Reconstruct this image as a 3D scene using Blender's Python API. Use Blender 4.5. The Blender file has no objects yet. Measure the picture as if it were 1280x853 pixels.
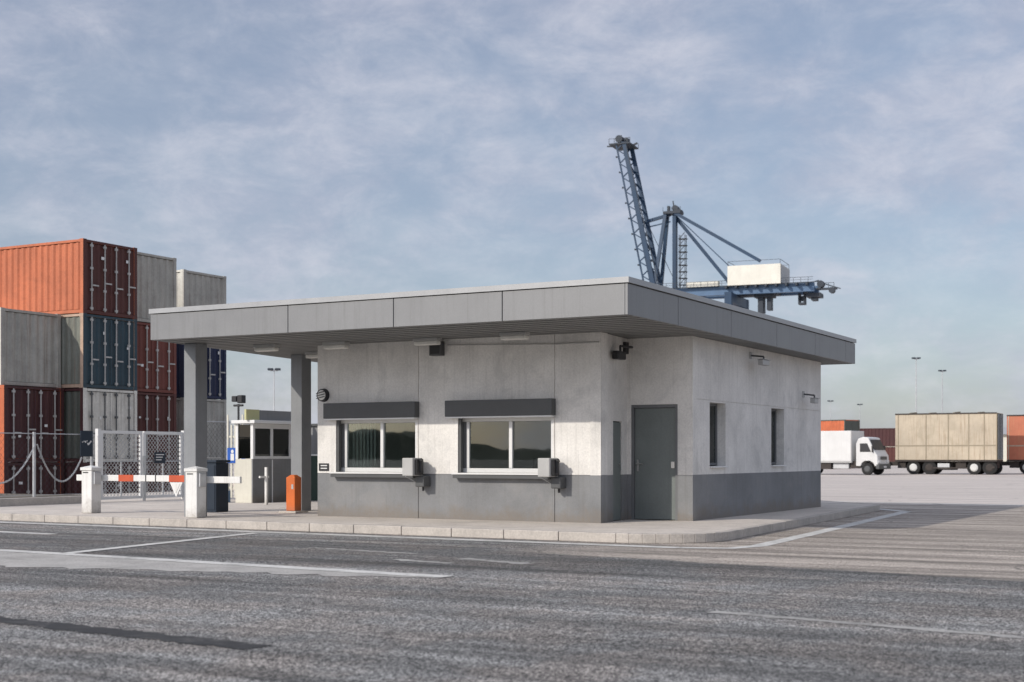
import bpy, bmesh, math, random
from mathutils import Vector, Matrix
random.seed(11)
R = math.radians
PI = math.pi
S = bpy.context.scene
COL = S.collection
TH = -R(28.9)                       # heading of the gatehouse front
CT, ST = math.cos(TH), math.sin(TH)
ORG = Vector((1.586, 24.74, 0.0))   # front right corner of the gatehouse


def W(u, v, z=0.0):
    return Vector((ORG.x + u * CT - v * ST, ORG.y + u * ST + v * CT, z))


# ------------------------------------------------------------------ materials
def nn(nt, kind, **kw):
    n = nt.nodes.new(kind)
    for k, v in kw.items():
        setattr(n, k, v)
    return n


def lk(nt, a, b):
    nt.links.new(a, b)


def mathn(nt, op, a, b=None, clamp=False):
    n = nn(nt, 'ShaderNodeMath', operation=op, use_clamp=clamp)
    for i, x in enumerate((a, b)):
        if x is None:
            continue
        if isinstance(x, (int, float)):
            n.inputs[i].default_value = x
        else:
            lk(nt, x, n.inputs[i])
    return n.outputs[0]


def mixc(nt, fac, a, b, blend='MIX'):
    n = nn(nt, 'ShaderNodeMix', data_type='RGBA', blend_type=blend)
    for s, x in ((n.inputs[0], fac), (n.inputs[6], a), (n.inputs[7], b)):
        if isinstance(x, (int, float)):
            s.default_value = x
        elif isinstance(x, tuple):
            s.default_value = (*x, 1) if len(x) == 3 else x
        else:
            lk(nt, x, s)
    return n.outputs[2]


def noise(nt, vec, scale, detail=4, rough=0.6, dist=0.0):
    n = nn(nt, 'ShaderNodeTexNoise')
    n.inputs['Scale'].default_value = scale
    n.inputs['Detail'].default_value = detail
    n.inputs['Roughness'].default_value = rough
    n.inputs['Distortion'].default_value = dist
    lk(nt, vec, n.inputs['Vector'])
    return n.outputs[0]


def remap(nt, x, a, b, c=0.0, d=1.0, smooth=False):
    n = nn(nt, 'ShaderNodeMapRange', interpolation_type='SMOOTHSTEP' if smooth else 'LINEAR')
    n.clamp = True
    lk(nt, x, n.inputs[0])
    for i, v in enumerate((a, b, c, d)):
        n.inputs[i + 1].default_value = v
    return n.outputs[0]


def mapping(nt, vec, rot=0.0, scale=(1, 1, 1), loc=(0, 0, 0)):
    n = nn(nt, 'ShaderNodeMapping')
    n.inputs['Rotation'].default_value = (0, 0, rot)
    n.inputs['Scale'].default_value = scale
    n.inputs['Location'].default_value = loc
    lk(nt, vec, n.inputs['Vector'])
    return n.outputs[0]


def newmat(name):
    m = bpy.data.materials.new(name)
    m.use_nodes = True
    nt = m.node_tree
    return m, nt, nt.nodes['Principled BSDF'], nn(nt, 'ShaderNodeNewGeometry').outputs['Position']


def mat(name, col, rough=0.7, metal=0.0, var=0.12, scale=1.7, fine=0.06, fscale=45.0, bump=0.0, bscale=90.0,
        streak=0.0, scol=(0.10, 0.06, 0.04), spec=0.4, dirt=0.0, mott=0.0, mcol=(0.1, 0.1, 0.1), mscale=0.9):
    m, nt, p, pos = newmat(name)
    c = (*col, 1)
    n1 = noise(nt, pos, scale, 5, 0.62)
    n2 = noise(nt, pos, fscale, 2, 0.7)
    f = mathn(nt, 'ADD', remap(nt, n1, 0.25, 0.75, 1 - var, 1 + var), remap(nt, n2, 0.25, 0.75, -fine, fine))
    comb = nn(nt, 'ShaderNodeCombineColor')
    for i in range(3):
        lk(nt, f, comb.inputs[i])
    out = mixc(nt, 1.0, c, comb.outputs[0], 'MULTIPLY')
    if mott:
        k = remap(nt, noise(nt, pos, mscale, 6, 0.7, 0.6), 0.52, 0.7, 0, mott)
        out = mixc(nt, k, out, mcol)
    if streak:
        sv = mapping(nt, pos, TH * -1, (8.5, 8.5, 0.3))
        k = remap(nt, noise(nt, sv, 1.6, 5, 0.7), 0.52, 0.78, 0, streak)
        out = mixc(nt, k, out, scol)
    if dirt:                                    # mud splashed up from the pavement, with a ragged edge of its own
        sz = nn(nt, 'ShaderNodeSeparateXYZ')
        lk(nt, pos, sz.inputs[0])
        edge = mathn(nt, 'ADD', sz.outputs[2], mathn(nt, 'MULTIPLY', mathn(nt, 'SUBTRACT', noise(nt, pos, 2.3, 7, 0.75), 0.5), 0.75))
        k = mathn(nt, 'MULTIPLY', remap(nt, edge, 0.18, 0.46, dirt, 0, True), remap(nt, n2, 0.35, 0.6, 0.5, 1.0))
        out = mixc(nt, k, out, (0.20, 0.165, 0.13))
    lk(nt, out, p.inputs['Base Color'])
    rr = remap(nt, n1, 0.2, 0.8, max(0.05, rough - 0.1), min(1, rough + 0.1))
    lk(nt, rr, p.inputs['Roughness'])
    p.inputs['Metallic'].default_value = metal
    p.inputs['Specular IOR Level'].default_value = spec
    if bump:
        b = nn(nt, 'ShaderNodeBump')
        b.inputs['Strength'].default_value = bump
        b.inputs['Distance'].default_value = 0.01
        lk(nt, noise(nt, pos, bscale, 3, 0.7), b.inputs['Height'])
        lk(nt, b.outputs[0], p.inputs['Normal'])
    return m


def glassmat(name, tint=(0.45, 0.55, 0.52), ior=1.7):
    m, nt, p, pos = newmat(name)
    nt.nodes.remove(p)
    tr = nn(nt, 'ShaderNodeBsdfTransparent')
    tr.inputs[0].default_value = (*tint, 1)
    gl = nn(nt, 'ShaderNodeBsdfGlossy')
    gl.inputs['Roughness'].default_value = 0.015
    gl.inputs['Color'].default_value = (0.80, 0.83, 0.83, 1)
    b = nn(nt, 'ShaderNodeBump')
    b.inputs['Strength'].default_value = 0.02
    b.inputs['Distance'].default_value = 0.02
    lk(nt, noise(nt, pos, 1.4, 2), b.inputs['Height'])
    lk(nt, b.outputs[0], gl.inputs['Normal'])
    fr = nn(nt, 'ShaderNodeFresnel')
    fr.inputs[0].default_value = ior
    mx = nn(nt, 'ShaderNodeMixShader')
    lk(nt, fr.outputs[0], mx.inputs[0])
    lk(nt, tr.outputs[0], mx.inputs[1])
    lk(nt, gl.outputs[0], mx.inputs[2])
    lk(nt, mx.outputs[0], nt.nodes['Material Output'].inputs[0])
    return m


M = {}
M['plaster'] = mat('plaster', (0.74, 0.72, 0.685), 0.85, var=0.15, scale=1.2, fine=0.10, fscale=30, bump=0.35, bscale=120,
                   streak=0.42, scol=(0.38, 0.37, 0.345), mott=0.5, mcol=(0.46, 0.455, 0.44), mscale=1.3)
M['greybase'] = mat('grey_base_paint', (0.215, 0.22, 0.226), 0.8, dirt=0.7, var=0.2, scale=1.0, fine=0.09, fscale=40, bump=0.3, bscale=110,
                    streak=0.45, scol=(0.15, 0.145, 0.14), mott=0.5, mcol=(0.30, 0.29, 0.28))
M['fascia'] = mat('fascia_panel', (0.225, 0.228, 0.232), 0.5, metal=0.25, var=0.1, scale=1.1, fine=0.05, streak=0.5, scol=(0.14, 0.14, 0.138), spec=0.5)
M['coping'] = mat('coping_metal', (0.36, 0.365, 0.37), 0.45, metal=0.3, var=0.1)
M['dark'] = mat('dark_gap', (0.025, 0.026, 0.028), 0.8)
M['soffit'] = mat('soffit_slat', (0.22, 0.22, 0.215), 0.6, var=0.12, scale=2)
M['column'] = mat('column_paint', (0.24, 0.25, 0.26), 0.6, var=0.12, streak=0.4, scol=(0.2, 0.2, 0.2), bump=0.1)
M['shutter'] = mat('shutter_box_grey', (0.085, 0.088, 0.09), 0.5, var=0.15)
M['alu'] = mat('white_aluminium', (0.72, 0.72, 0.71), 0.4, var=0.06)
M['reveal'] = mat('reveal_grey', (0.16, 0.165, 0.17), 0.7)
M['glass'] = glassmat('window_glass', (0.74, 0.79, 0.77))
M['glass_dark'] = glassmat('dark_glass', (0.10, 0.12, 0.12), 1.6)
M['door'] = mat('door_green_grey', (0.17, 0.19, 0.183), 0.55, var=0.13, fine=0.09, streak=0.25, scol=(0.07, 0.08, 0.08))
M['steel'] = mat('brushed_steel', (0.55, 0.55, 0.54), 0.35, metal=0.9)
M['blackp'] = mat('black_plastic', (0.028, 0.028, 0.03), 0.5)
M['greyp'] = mat('grey_plastic', (0.42, 0.42, 0.41), 0.5)
M['whitep'] = mat('white_enamel', (0.72, 0.715, 0.69), 0.5, dirt=0.6, var=0.1, streak=0.5, scol=(0.40, 0.36, 0.31))
M['lamp'] = mat('lamp_cover', (0.78, 0.77, 0.72), 0.4)
M['interior'] = mat('interior_paint', (0.30, 0.31, 0.30), 0.9)
M['blind'] = mat('blind_fabric', (0.40, 0.41, 0.40), 0.8)
M['galv'] = mat('galvanised', (0.50, 0.51, 0.52), 0.5, metal=0.5, var=0.15)
M['wire'] = mat('mesh_wire', (0.34, 0.35, 0.35), 0.6, metal=0.3)
M['postblack'] = mat('dark_post', (0.05, 0.052, 0.055), 0.6)
M['orange'] = mat('orange_paint', (0.60, 0.14, 0.03), 0.55, dirt=0.4, var=0.2, streak=0.5, scol=(0.3, 0.08, 0.03))
M['red'] = mat('signal_red', (0.52, 0.09, 0.035), 0.55, var=0.2, streak=0.4, scol=(0.3, 0.1, 0.06))
M['navy'] = mat('navy_paint', (0.014, 0.025, 0.042), 0.5, var=0.2)
M['blue'] = mat('sign_blue', (0.02, 0.10, 0.42), 0.5)
M['yellow'] = mat('yellow_paint', (0.50, 0.49, 0.26), 0.6)
M['cream'] = mat('cream_paint', (0.60, 0.58, 0.50), 0.7, streak=0.3, scol=(0.4, 0.36, 0.3))
M['green'] = mat('dark_green_paint', (0.03, 0.055, 0.045), 0.6)
M['line'] = mat('road_paint', (0.60, 0.59, 0.56), 0.8, var=0.2, fine=0.2, fscale=30, mott=0.75, mcol=(0.22, 0.215, 0.2), mscale=2.5, bump=0.3)
M['wornline'] = mat('worn_road_paint', (0.36, 0.35, 0.33), 0.85, var=0.25, fine=0.3, fscale=26, mott=0.9, mcol=(0.15, 0.145, 0.135), mscale=3.0, bump=0.3)
M['band'] = mat('pale_concrete_band', (0.42, 0.405, 0.38), 0.9, var=0.2, fine=0.28, fscale=32, mott=0.6, mcol=(0.24, 0.23, 0.21), mscale=1.6, bump=0.4)
M['tar'] = mat('tar', (0.035, 0.035, 0.035), 0.75, var=0.3, fine=0.3, fscale=30, mott=0.8, mcol=(0.12, 0.115, 0.11), mscale=2.2)
M['paving'] = mat('paving', (0.60, 0.545, 0.485), 0.9, var=0.13, scale=1.4, fine=0.14, fscale=24, bump=0.4, bscale=60, mott=0.35, mcol=(0.30, 0.27, 0.24))
M['kerb'] = mat('kerb_stone', (0.48, 0.44, 0.395), 0.9, var=0.16, scale=2.2, fine=0.14, fscale=30, bump=0.4, bscale=60, mott=0.4, mcol=(0.25, 0.23, 0.21), mscale=2)
M['soil'] = mat('soil', (0.16, 0.145, 0.12), 0.95, var=0.3, fine=0.25, fscale=20, bump=0.5)
M['cblue'] = mat('crane_blue', (0.013, 0.042, 0.09), 0.5, var=0.15, scale=0.4)
M['cpale'] = mat('crane_pale_blue', (0.09, 0.16, 0.27), 0.5, var=0.15, scale=0.4)
M['cdark'] = mat('crane_dark', (0.035, 0.045, 0.06), 0.6)
M['cwhite'] = mat('machinery_white', (0.72, 0.70, 0.62), 0.5, streak=0.25, scale=0.3)
M['tyre'] = mat('tyre', (0.02, 0.02, 0.02), 0.85)
M['hub'] = mat('hub_white', (0.62, 0.62, 0.60), 0.5)
M['chassis'] = mat('chassis', (0.05, 0.042, 0.038), 0.8, var=0.3)
M['truckwhite'] = mat('truck_white', (0.64, 0.64, 0.63), 0.35, var=0.08, scale=1, streak=0.35, scol=(0.42, 0.40, 0.37), spec=0.5)
M['tarp'] = mat('tarpaulin', (0.50, 0.43, 0.33), 0.75, var=0.2, scale=0.7, streak=0.8, scol=(0.25, 0.15, 0.085), mott=0.5, mcol=(0.36, 0.31, 0.22), mscale=0.8)
M['tarpdark'] = mat('tarp_strap', (0.31, 0.265, 0.195), 0.8)
M['trailred'] = mat('trailer_red', (0.50, 0.17, 0.10), 0.65, streak=0.35, scol=(0.55, 0.38, 0.2))
M['roofdark'] = mat('roof_felt', (0.05, 0.05, 0.05), 0.9)


def cont_mat(n, c, st=0.6, sc=(0.14, 0.07, 0.04)):
    M[n] = mat(n, c, 0.65, var=0.2, scale=1.1, fine=0.1, fscale=14, streak=st, scol=sc, mott=0.35, mcol=tuple(x * 0.55 for x in c), mscale=1.4)


cont_mat('c_orange', (0.50, 0.155, 0.075), 0.4, (0.27, 0.08, 0.04))
cont_mat('c_rust', (0.085, 0.028, 0.024))
cont_mat('c_brown', (0.15, 0.045, 0.034))
cont_mat('c_grey', (0.37, 0.36, 0.325))
cont_mat('c_white', (0.58, 0.565, 0.51))
cont_mat('c_blue', (0.03, 0.058, 0.075), 0.45)
cont_mat('c_navy', (0.014, 0.022, 0.06), 0.3)
cont_mat('c_sage_shadow', (0.20, 0.21, 0.18))  # pale side darkened: the neighbour's cast shadow is put into the colour
cont_mat('c_pale', (0.66, 0.64, 0.58), 0.8, (0.2, 0.16, 0.13))
cont_mat('c_tan', (0.50, 0.36, 0.27))
cont_mat('c_red', (0.52, 0.14, 0.06))
cont_mat('c_maroon', (0.06, 0.02, 0.022))
cont_mat('c_olive', (0.09, 0.10, 0.085))
M['rod'] = mat('lock_rod', (0.42, 0.41, 0.39), 0.5, var=0.2, scale=5)


# ------------------------------------------------------------------ mesh builder
class MB:
    def __init__(self, xf=None):
        self.v, self.f, self.mi = [], [], []
        self.xf = xf

    def add(self, vs, fs, m=0):
        b = len(self.v)
        for p in vs:
            p = Vector(p)
            self.v.append(self.xf(p) if self.xf else p)
        for f in fs:
            self.f.append([b + i for i in f])
            self.mi.append(m)
        return self

    def box(self, x0, x1, y0, y1, z0, z1, m=0):
        vs = [(x, y, z) for z in (z0, z1) for y in (y0, y1) for x in (x0, x1)]
        return self.add(vs, [(0, 2, 3, 1), (4, 5, 7, 6), (0, 1, 5, 4), (2, 6, 7, 3), (0, 4, 6, 2), (1, 3, 7, 5)], m)

    def prism(self, poly, z0, z1, m=0):
        n = len(poly)
        vs = [(x, y, z0) for x, y in poly] + [(x, y, z1) for x, y in poly]
        fs = [tuple(range(n))[::-1], tuple(range(n, 2 * n))] + [(i, (i + 1) % n, n + (i + 1) % n, n + i) for i in range(n)]
        return self.add(vs, fs, m)

    def sheet(self, poly, z, m=0):
        return self.add([(x, y, z) for x, y in poly], [tuple(range(len(poly)))], m)

    def xprism(self, poly, y0, y1, m=0):          # poly in (x,z), swept along y
        n = len(poly)
        vs = [(x, y0, z) for x, z in poly] + [(x, y1, z) for x, z in poly]
        fs = [tuple(range(n)), tuple(range(n, 2 * n))[::-1]] + [(i, n + i, n + (i + 1) % n, (i + 1) % n) for i in range(n)]
        return self.add(vs, fs, m)

    def tube(self, p0, p1, r0, r1=None, n=10, m=0, cap=True):
        p0, p1 = Vector(p0), Vector(p1)
        r1 = r0 if r1 is None else r1
        d = (p1 - p0).normalized()
        a = d.orthogonal().normalized()
        b = d.cross(a)
        vs = []
        for p, r in ((p0, r0), (p1, r1)):
            for i in range(n):
                t = 2 * PI * i / n
                vs.append(p + a * (r * math.cos(t)) + b * (r * math.sin(t)))
        fs = [(i, (i + 1) % n, n + (i + 1) % n, n + i) for i in range(n)]
        if cap:
            fs += [tuple(range(n))[::-1], tuple(range(n, 2 * n))]
        return self.add(vs, fs, m)

    def beam(self, p0, p1, w, h=None, m=0):
        p0, p1 = Vector(p0), Vector(p1)
        h = h or w
        d = (p1 - p0).normalized()
        up = Vector((0, 0, 1)) if abs(d.z) < 0.95 else Vector((0, 1, 0))
        a = d.cross(up).normalized() * (w / 2)
        b = a.normalized().cross(d).normalized() * (h / 2)
        vs = []
        for p in (p0, p1):
            vs += [p - a - b, p + a - b, p + a + b, p - a + b]
        return self.add(vs, [(3, 2, 1, 0), (4, 5, 6, 7), (0, 1, 5, 4), (1, 2, 6, 5), (2, 3, 7, 6), (3, 0, 4, 7)], m)

    def torus(self, c, R0, r, ax='y', n=24, k=8, m=0, sx=1.0):
        vs, fs = [], []
        for i in range(n):
            t = 2 * PI * i / n
            for j in range(k):
                s = 2 * PI * j / k
                q = R0 + r * math.cos(s)
                p = [q * math.cos(t) * sx, r * math.sin(s), q * math.sin(t)]
                if ax == 'x':
                    p = [p[1], p[0], p[2]]
                elif ax == 'z':
                    p = [p[0], p[2], p[1]]
                vs.append(Vector(p) + Vector(c))
        for i in range(n):
            for j in range(k):
                a, b = i * k + j, i * k + (j + 1) % k
                c2, d2 = ((i + 1) % n) * k + (j + 1) % k, ((i + 1) % n) * k + j
                fs.append((a, b, c2, d2))
        return self.add(vs, fs, m)

    def relief(self, xs, zs, fn, t):
        """wall seen from -y: fn(xmid, zmid) -> (depth or None for a hole, material)"""
        nx, nz = len(xs) - 1, len(zs) - 1
        cell = {}
        for i in range(nx):
            for j in range(nz):
                cell[i, j] = fn((xs[i] + xs[i + 1]) / 2, (zs[j] + zs[j + 1]) / 2)
        for (i, j), (d, m) in cell.items():
            x0, x1, z0, z1 = xs[i], xs[i + 1], zs[j], zs[j + 1]
            if d is not None:
                self.add([(x0, d, z0), (x1, d, z0), (x1, d, z1), (x0, d, z1)], [(0, 1, 2, 3)], m)
                self.add([(x0, t, z0), (x1, t, z0), (x1, t, z1), (x0, t, z1)], [(3, 2, 1, 0)], m)
            for di, dj in ((1, 0), (0, 1), (-1, 0), (0, -1)):
                o = cell.get((i + di, j + dj))
                if o is not None and (di + dj) < 0:
                    continue
                da = t if d is None else d
                db = t if (o is None or o[0] is None) else o[0]
                if abs(da - db) < 1e-6:
                    continue
                mm = m if d is not None and (o is None or da < db) else (o[1] if o else m)
                if di:
                    x = x1 if di > 0 else x0
                    self.add([(x, da, z0), (x, db, z0), (x, db, z1), (x, da, z1)], [(0, 1, 2, 3)], mm)
                else:
                    z = z1 if dj > 0 else z0
                    self.add([(x0, da, z), (x1, da, z), (x1, db, z), (x0, db, z)], [(0, 1, 2, 3)], mm)
        return self

    def build(self, name, mats, parent=None, bevel=0.0, smooth=False, weld=False):
        me = bpy.data.meshes.new(name)
        me.from_pydata([tuple(p) for p in self.v], [], self.f)
        if not isinstance(mats, (list, tuple)):
            mats = [mats]
        for m in mats:
            me.materials.append(M[m] if isinstance(m, str) else m)
        for p, i in zip(me.polygons, self.mi):
            p.material_index = i
        bm = bmesh.new()
        bm.from_mesh(me)
        if weld:
            bmesh.ops.remove_doubles(bm, verts=bm.verts, dist=1e-5)
        bmesh.ops.recalc_face_normals(bm, faces=bm.faces)
        bm.to_mesh(me)
        bm.free()
        if smooth:
            for p in me.polygons:
                p.use_smooth = True
            try:
                me.set_sharp_from_angle(angle=R(40))
            except Exception:
                pass
        o = bpy.data.objects.new(name, me)
        COL.objects.link(o)
        if parent is not None:
            o.parent = parent
        if bevel:
            b = o.modifiers.new('bevel', 'BEVEL')
            b.width = bevel
            b.segments = 2
            b.limit_method = 'ANGLE'
            b.angle_limit = R(40)
        return o


def tag(o, label, cat, group=None):
    o['label'] = label
    o['category'] = cat
    if group:
        o['group'] = group
    return o


def thing(name, label, cat, loc, rz=0.0, group=None):
    o = bpy.data.objects.new(name, None)
    o.empty_display_size = 0.2
    COL.objects.link(o)
    o.location = loc
    o.rotation_euler = (0, 0, rz)
    return tag(o, label, cat, group)


def struct(name, mb, mats, kind='structure', **kw):
    o = mb.build(name, mats, **kw)
    o['kind'] = kind
    return o


def copy_tree(o, parent=None):
    c = o.copy()
    COL.objects.link(c)
    c.parent = parent
    for ch in list(o.children):
        copy_tree(ch, c)
    return c


def uvpoly(pts):
    return [(W(u, v).x, W(u, v).y) for u, v in pts]


# ------------------------------------------------------------------ ground
def ground_material():
    m, nt, p, pos = newmat('asphalt_and_concrete')
    uv = mapping(nt, pos, -TH, loc=(0, 0, 0))
    # put the origin at the gatehouse corner
    o = Matrix.Rotation(-TH, 3, 'Z') @ ORG
    sub = nn(nt, 'ShaderNodeVectorMath', operation='SUBTRACT')
    lk(nt, uv, sub.inputs[0])
    sub.inputs[1].default_value = (o.x, o.y, 0)
    uv = sub.outputs[0]
    sp = nn(nt, 'ShaderNodeSeparateXYZ')
    lk(nt, uv, sp.inputs[0])
    u, v = sp.outputs[0], sp.outputs[1]
    wob = mathn(nt, 'MULTIPLY', mathn(nt, 'SUBTRACT', noise(nt, pos, 0.7, 5, 0.65), 0.5), 2.2)
    vw = mathn(nt, 'ADD', v, mathn(nt, 'MULTIPLY', wob, 0.35))
    uw = mathn(nt, 'ADD', u, mathn(nt, 'MULTIPLY', wob, 1.6))
    vskew = mathn(nt, 'ADD', vw, mathn(nt, 'MULTIPLY', u, 0.19))
    near = remap(nt, vskew, -5.25, -4.95, 0, 1, True)
    right = remap(nt, uw, 0.2, 3.0, 0, 1, True)
    apron = mathn(nt, 'MULTIPLY', near, right)
    far = remap(nt, vw, 5.0, 9.0, 0, 1, True)
    apron = mathn(nt, 'MAXIMUM', apron, far, True)
    # stretched tyre wear along the lanes
    st = mapping(nt, uv, 0.03, (0.075, 1.15, 1))
    s1 = noise(nt, st, 1.3, 6, 0.66, 0.25)
    st2 = mapping(nt, uv, -0.02, (0.22, 4.2, 1))
    s2 = noise(nt, st2, 1.0, 4, 0.6)
    big = noise(nt, pos, 0.32, 5, 0.6)
    sp1 = noise(nt, pos, 33, 3, 0.75)
    vor = nn(nt, 'ShaderNodeTexVoronoi')
    vor.inputs['Scale'].default_value = 88
    lk(nt, pos, vor.inputs['Vector'])
    vbw = nn(nt, 'ShaderNodeRGBToBW')
    lk(nt, vor.outputs['Color'], vbw.inputs[0])
    vo2 = nn(nt, 'ShaderNodeTexVoronoi')
    vo2.inputs['Scale'].default_value = 38
    lk(nt, pos, vo2.inputs['Vector'])
    vb2 = nn(nt, 'ShaderNodeRGBToBW')
    lk(nt, vo2.outputs['Color'], vb2.inputs[0])
    grain = mathn(nt, 'ADD', mathn(nt, 'MULTIPLY', vbw.outputs[0], 0.74), mathn(nt, 'MULTIPLY', vb2.outputs[0], 0.26))
    grain = remap(nt, grain, 0.30, 0.72, 0, 1)
    lum = mathn(nt, 'POWER', grain, 1.7)
    asp = mixc(nt, lum, (0.03, 0.031, 0.032), (0.56, 0.555, 0.54))
    tint = mixc(nt, remap(nt, noise(nt, pos, 0.9, 4, 0.6), 0.4, 0.62, 0, 1, True), (1.0, 1.0, 0.99), (1.12, 1.04, 0.98))
    asp = mixc(nt, 1.0, asp, tint, 'MULTIPLY')
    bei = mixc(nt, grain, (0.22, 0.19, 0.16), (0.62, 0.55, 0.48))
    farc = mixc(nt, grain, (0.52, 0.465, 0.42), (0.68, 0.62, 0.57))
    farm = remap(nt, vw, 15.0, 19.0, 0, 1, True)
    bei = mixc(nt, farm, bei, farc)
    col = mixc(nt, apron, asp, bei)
    dk = remap(nt, s1, 0.36, 0.66, 0.5, 1.34)
    dk2 = remap(nt, s2, 0.3, 0.7, 0.8, 1.14)
    dk3 = remap(nt, big, 0.3, 0.7, 0.85, 1.12)
    f = mathn(nt, 'MULTIPLY', mathn(nt, 'MULTIPLY', dk, dk2), dk3)
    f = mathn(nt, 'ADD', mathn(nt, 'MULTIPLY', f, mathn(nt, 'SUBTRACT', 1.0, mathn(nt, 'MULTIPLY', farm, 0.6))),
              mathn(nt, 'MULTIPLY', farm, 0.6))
    # dark worn lane next to the kerb and a darker lane in the near road
    lane1 = mathn(nt, 'MULTIPLY', remap(nt, vw, -8.6, -7.6, 0, 1, True), remap(nt, vw, -5.6, -4.6, 1, 0, True))
    lane1 = mathn(nt, 'MULTIPLY', lane1, mathn(nt, 'SUBTRACT', 1.0, apron))
    f = mathn(nt, 'MULTIPLY', f, mathn(nt, 'SUBTRACT', 1.0, mathn(nt, 'MULTIPLY', lane1, 0.28)))
    cc = nn(nt, 'ShaderNodeCombineColor')
    for i in range(3):
        lk(nt, f, cc.inputs[i])
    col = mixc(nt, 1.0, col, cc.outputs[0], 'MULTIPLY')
    # polished wheel paths of the two lanes
    for c_, wd in ((-11.7, 0.42), (-13.4, 0.42), (-4.3, 0.3), (-5.9, 0.3), (-8.1, 0.35)):
        dd = mathn(nt, 'ABSOLUTE', mathn(nt, 'SUBTRACT', mathn(nt, 'ADD', vw, mathn(nt, 'MULTIPLY', u, 0.1)), c_))
        pk = mathn(nt, 'MULTIPLY', remap(nt, dd, wd * 0.3, wd * 1.6, 0.34, 0, True), mathn(nt, 'SUBTRACT', 1.0, far))
        pk = mathn(nt, 'MULTIPLY', pk, remap(nt, s1, 0.3, 0.62, 1.0, 0.25))
        col = mixc(nt, pk, col, (0.075, 0.073, 0.07))
    # oil spots
    oil = remap(nt, noise(nt, mapping(nt, uv, 0, (0.5, 1.1, 1)), 0.8, 6, 0.7, 1.0), 0.66, 0.74, 0, 0.55)
    col = mixc(nt, oil, col, (0.05, 0.046, 0.042))
    # hairline cracks
    cr = nn(nt, 'ShaderNodeTexVoronoi', feature='DISTANCE_TO_EDGE')
    cr.inputs['Scale'].default_value = 0.28
    dsp = nn(nt, 'ShaderNodeVectorMath', operation='ADD')
    nz = nn(nt, 'ShaderNodeTexNoise')
    nz.inputs['Scale'].default_value = 1.3
    nz.inputs['Detail'].default_value = 6
    lk(nt, pos, nz.inputs['Vector'])
    lk(nt, pos, dsp.inputs[0])
    lk(nt, nz.outputs[1], dsp.inputs[1])
    lk(nt, dsp.outputs[0], cr.inputs['Vector'])
    ck = mathn(nt, 'MULTIPLY', remap(nt, cr.outputs[0], 0.002, 0.007, 0.6, 0), remap(nt, big, 0.48, 0.56, 0, 1))
    col = mixc(nt, ck, col, (0.03, 0.03, 0.03))
    lk(nt, col, p.inputs['Base Color'])
    p.inputs['Roughness'].default_value = 0.88
    p.inputs['Specular IOR Level'].default_value = 0.3
    b = nn(nt, 'ShaderNodeBump')
    b.inputs['Strength'].default_value = 0.35
    b.inputs['Distance'].default_value = 0.006
    lk(nt, grain, b.inputs['Height'])
    lk(nt, b.outputs[0], p.inputs['Normal'])
    return m


GM = ground_material()
PIT = [(-22.3, 6.5), (-22.3, 40.0), (-75.0, 40.0), (-75.0, 6.5)]     # the container yard lies lower than the gate
YARD = -1.47


def build_ground():
    bm = bmesh.new()
    B = 2500.0
    outer = [bm.verts.new((x, y, 0)) for x, y in ((-B, -B), (B, -B), (B, B), (-B, B))]
    inner = [bm.verts.new((*p, 0)) for p in uvpoly(PIT)]
    eds = []
    for ring in (outer, inner):
        for i in range(4):
            eds.append(bm.edges.new((ring[i], ring[(i + 1) % 4])))
    bmesh.ops.triangle_fill(bm, edges=eds, use_beauty=True)
    low = [bm.verts.new((v.co.x, v.co.y, YARD)) for v in inner]
    for i in range(4):
        bm.faces.new((inner[i], inner[(i + 1) % 4], low[(i + 1) % 4], low[i]))
    bm.faces.new(low)
    bmesh.ops.recalc_face_normals(bm, faces=bm.faces)
    for f in bm.faces:
        if f.normal.z < -0.5:
            f.normal_flip()
    me = bpy.data.meshes.new('ground')
    bm.to_mesh(me)
    bm.free()
    me.materials.append(GM)
    o = bpy.data.objects.new('ground', me)
    COL.objects.link(o)
    o['kind'] = 'structure'


build_ground()

# raised pavement the gatehouse stands on, with its kerb
corner = [(2.95 - 1.35 + 1.35 * math.sin(R(a)), -2.85 + 1.3 - 1.3 * math.cos(R(a))) for a in range(0, 91, 9)]
back_c = [(2.05 - 0.5 + 0.5 * math.cos(R(a)), 11.6 + 0.5 * math.sin(R(a))) for a in range(0, 61, 12)]
EDGE = [(-60.0, -0.45), (-12.4, -2.28), (-3.5, -2.65)] + corner + back_c + [(-0.3, 14.4), (-4.0, 15.6), (-22.0, 15.6), (-22.0, 3.9), (-60, 3.9)]


def inset(poly, d):
    n = len(poly)
    out = []
    for i in range(n):
        p0, p1, p2 = (Vector(poly[(i + k) % n]) for k in (-1, 0, 1))
        a, b = (p1 - p0).normalized(), (p2 - p1).normalized()
        na, nb = Vector((-a.y, a.x)), Vector((-b.y, b.x))
        t = na + nb
        t = t / max(0.3, t.dot(na)) if t.length > 1e-6 else na
        out.append((p1.x + t.x * d, p1.y + t.y * d))
    return out


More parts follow.
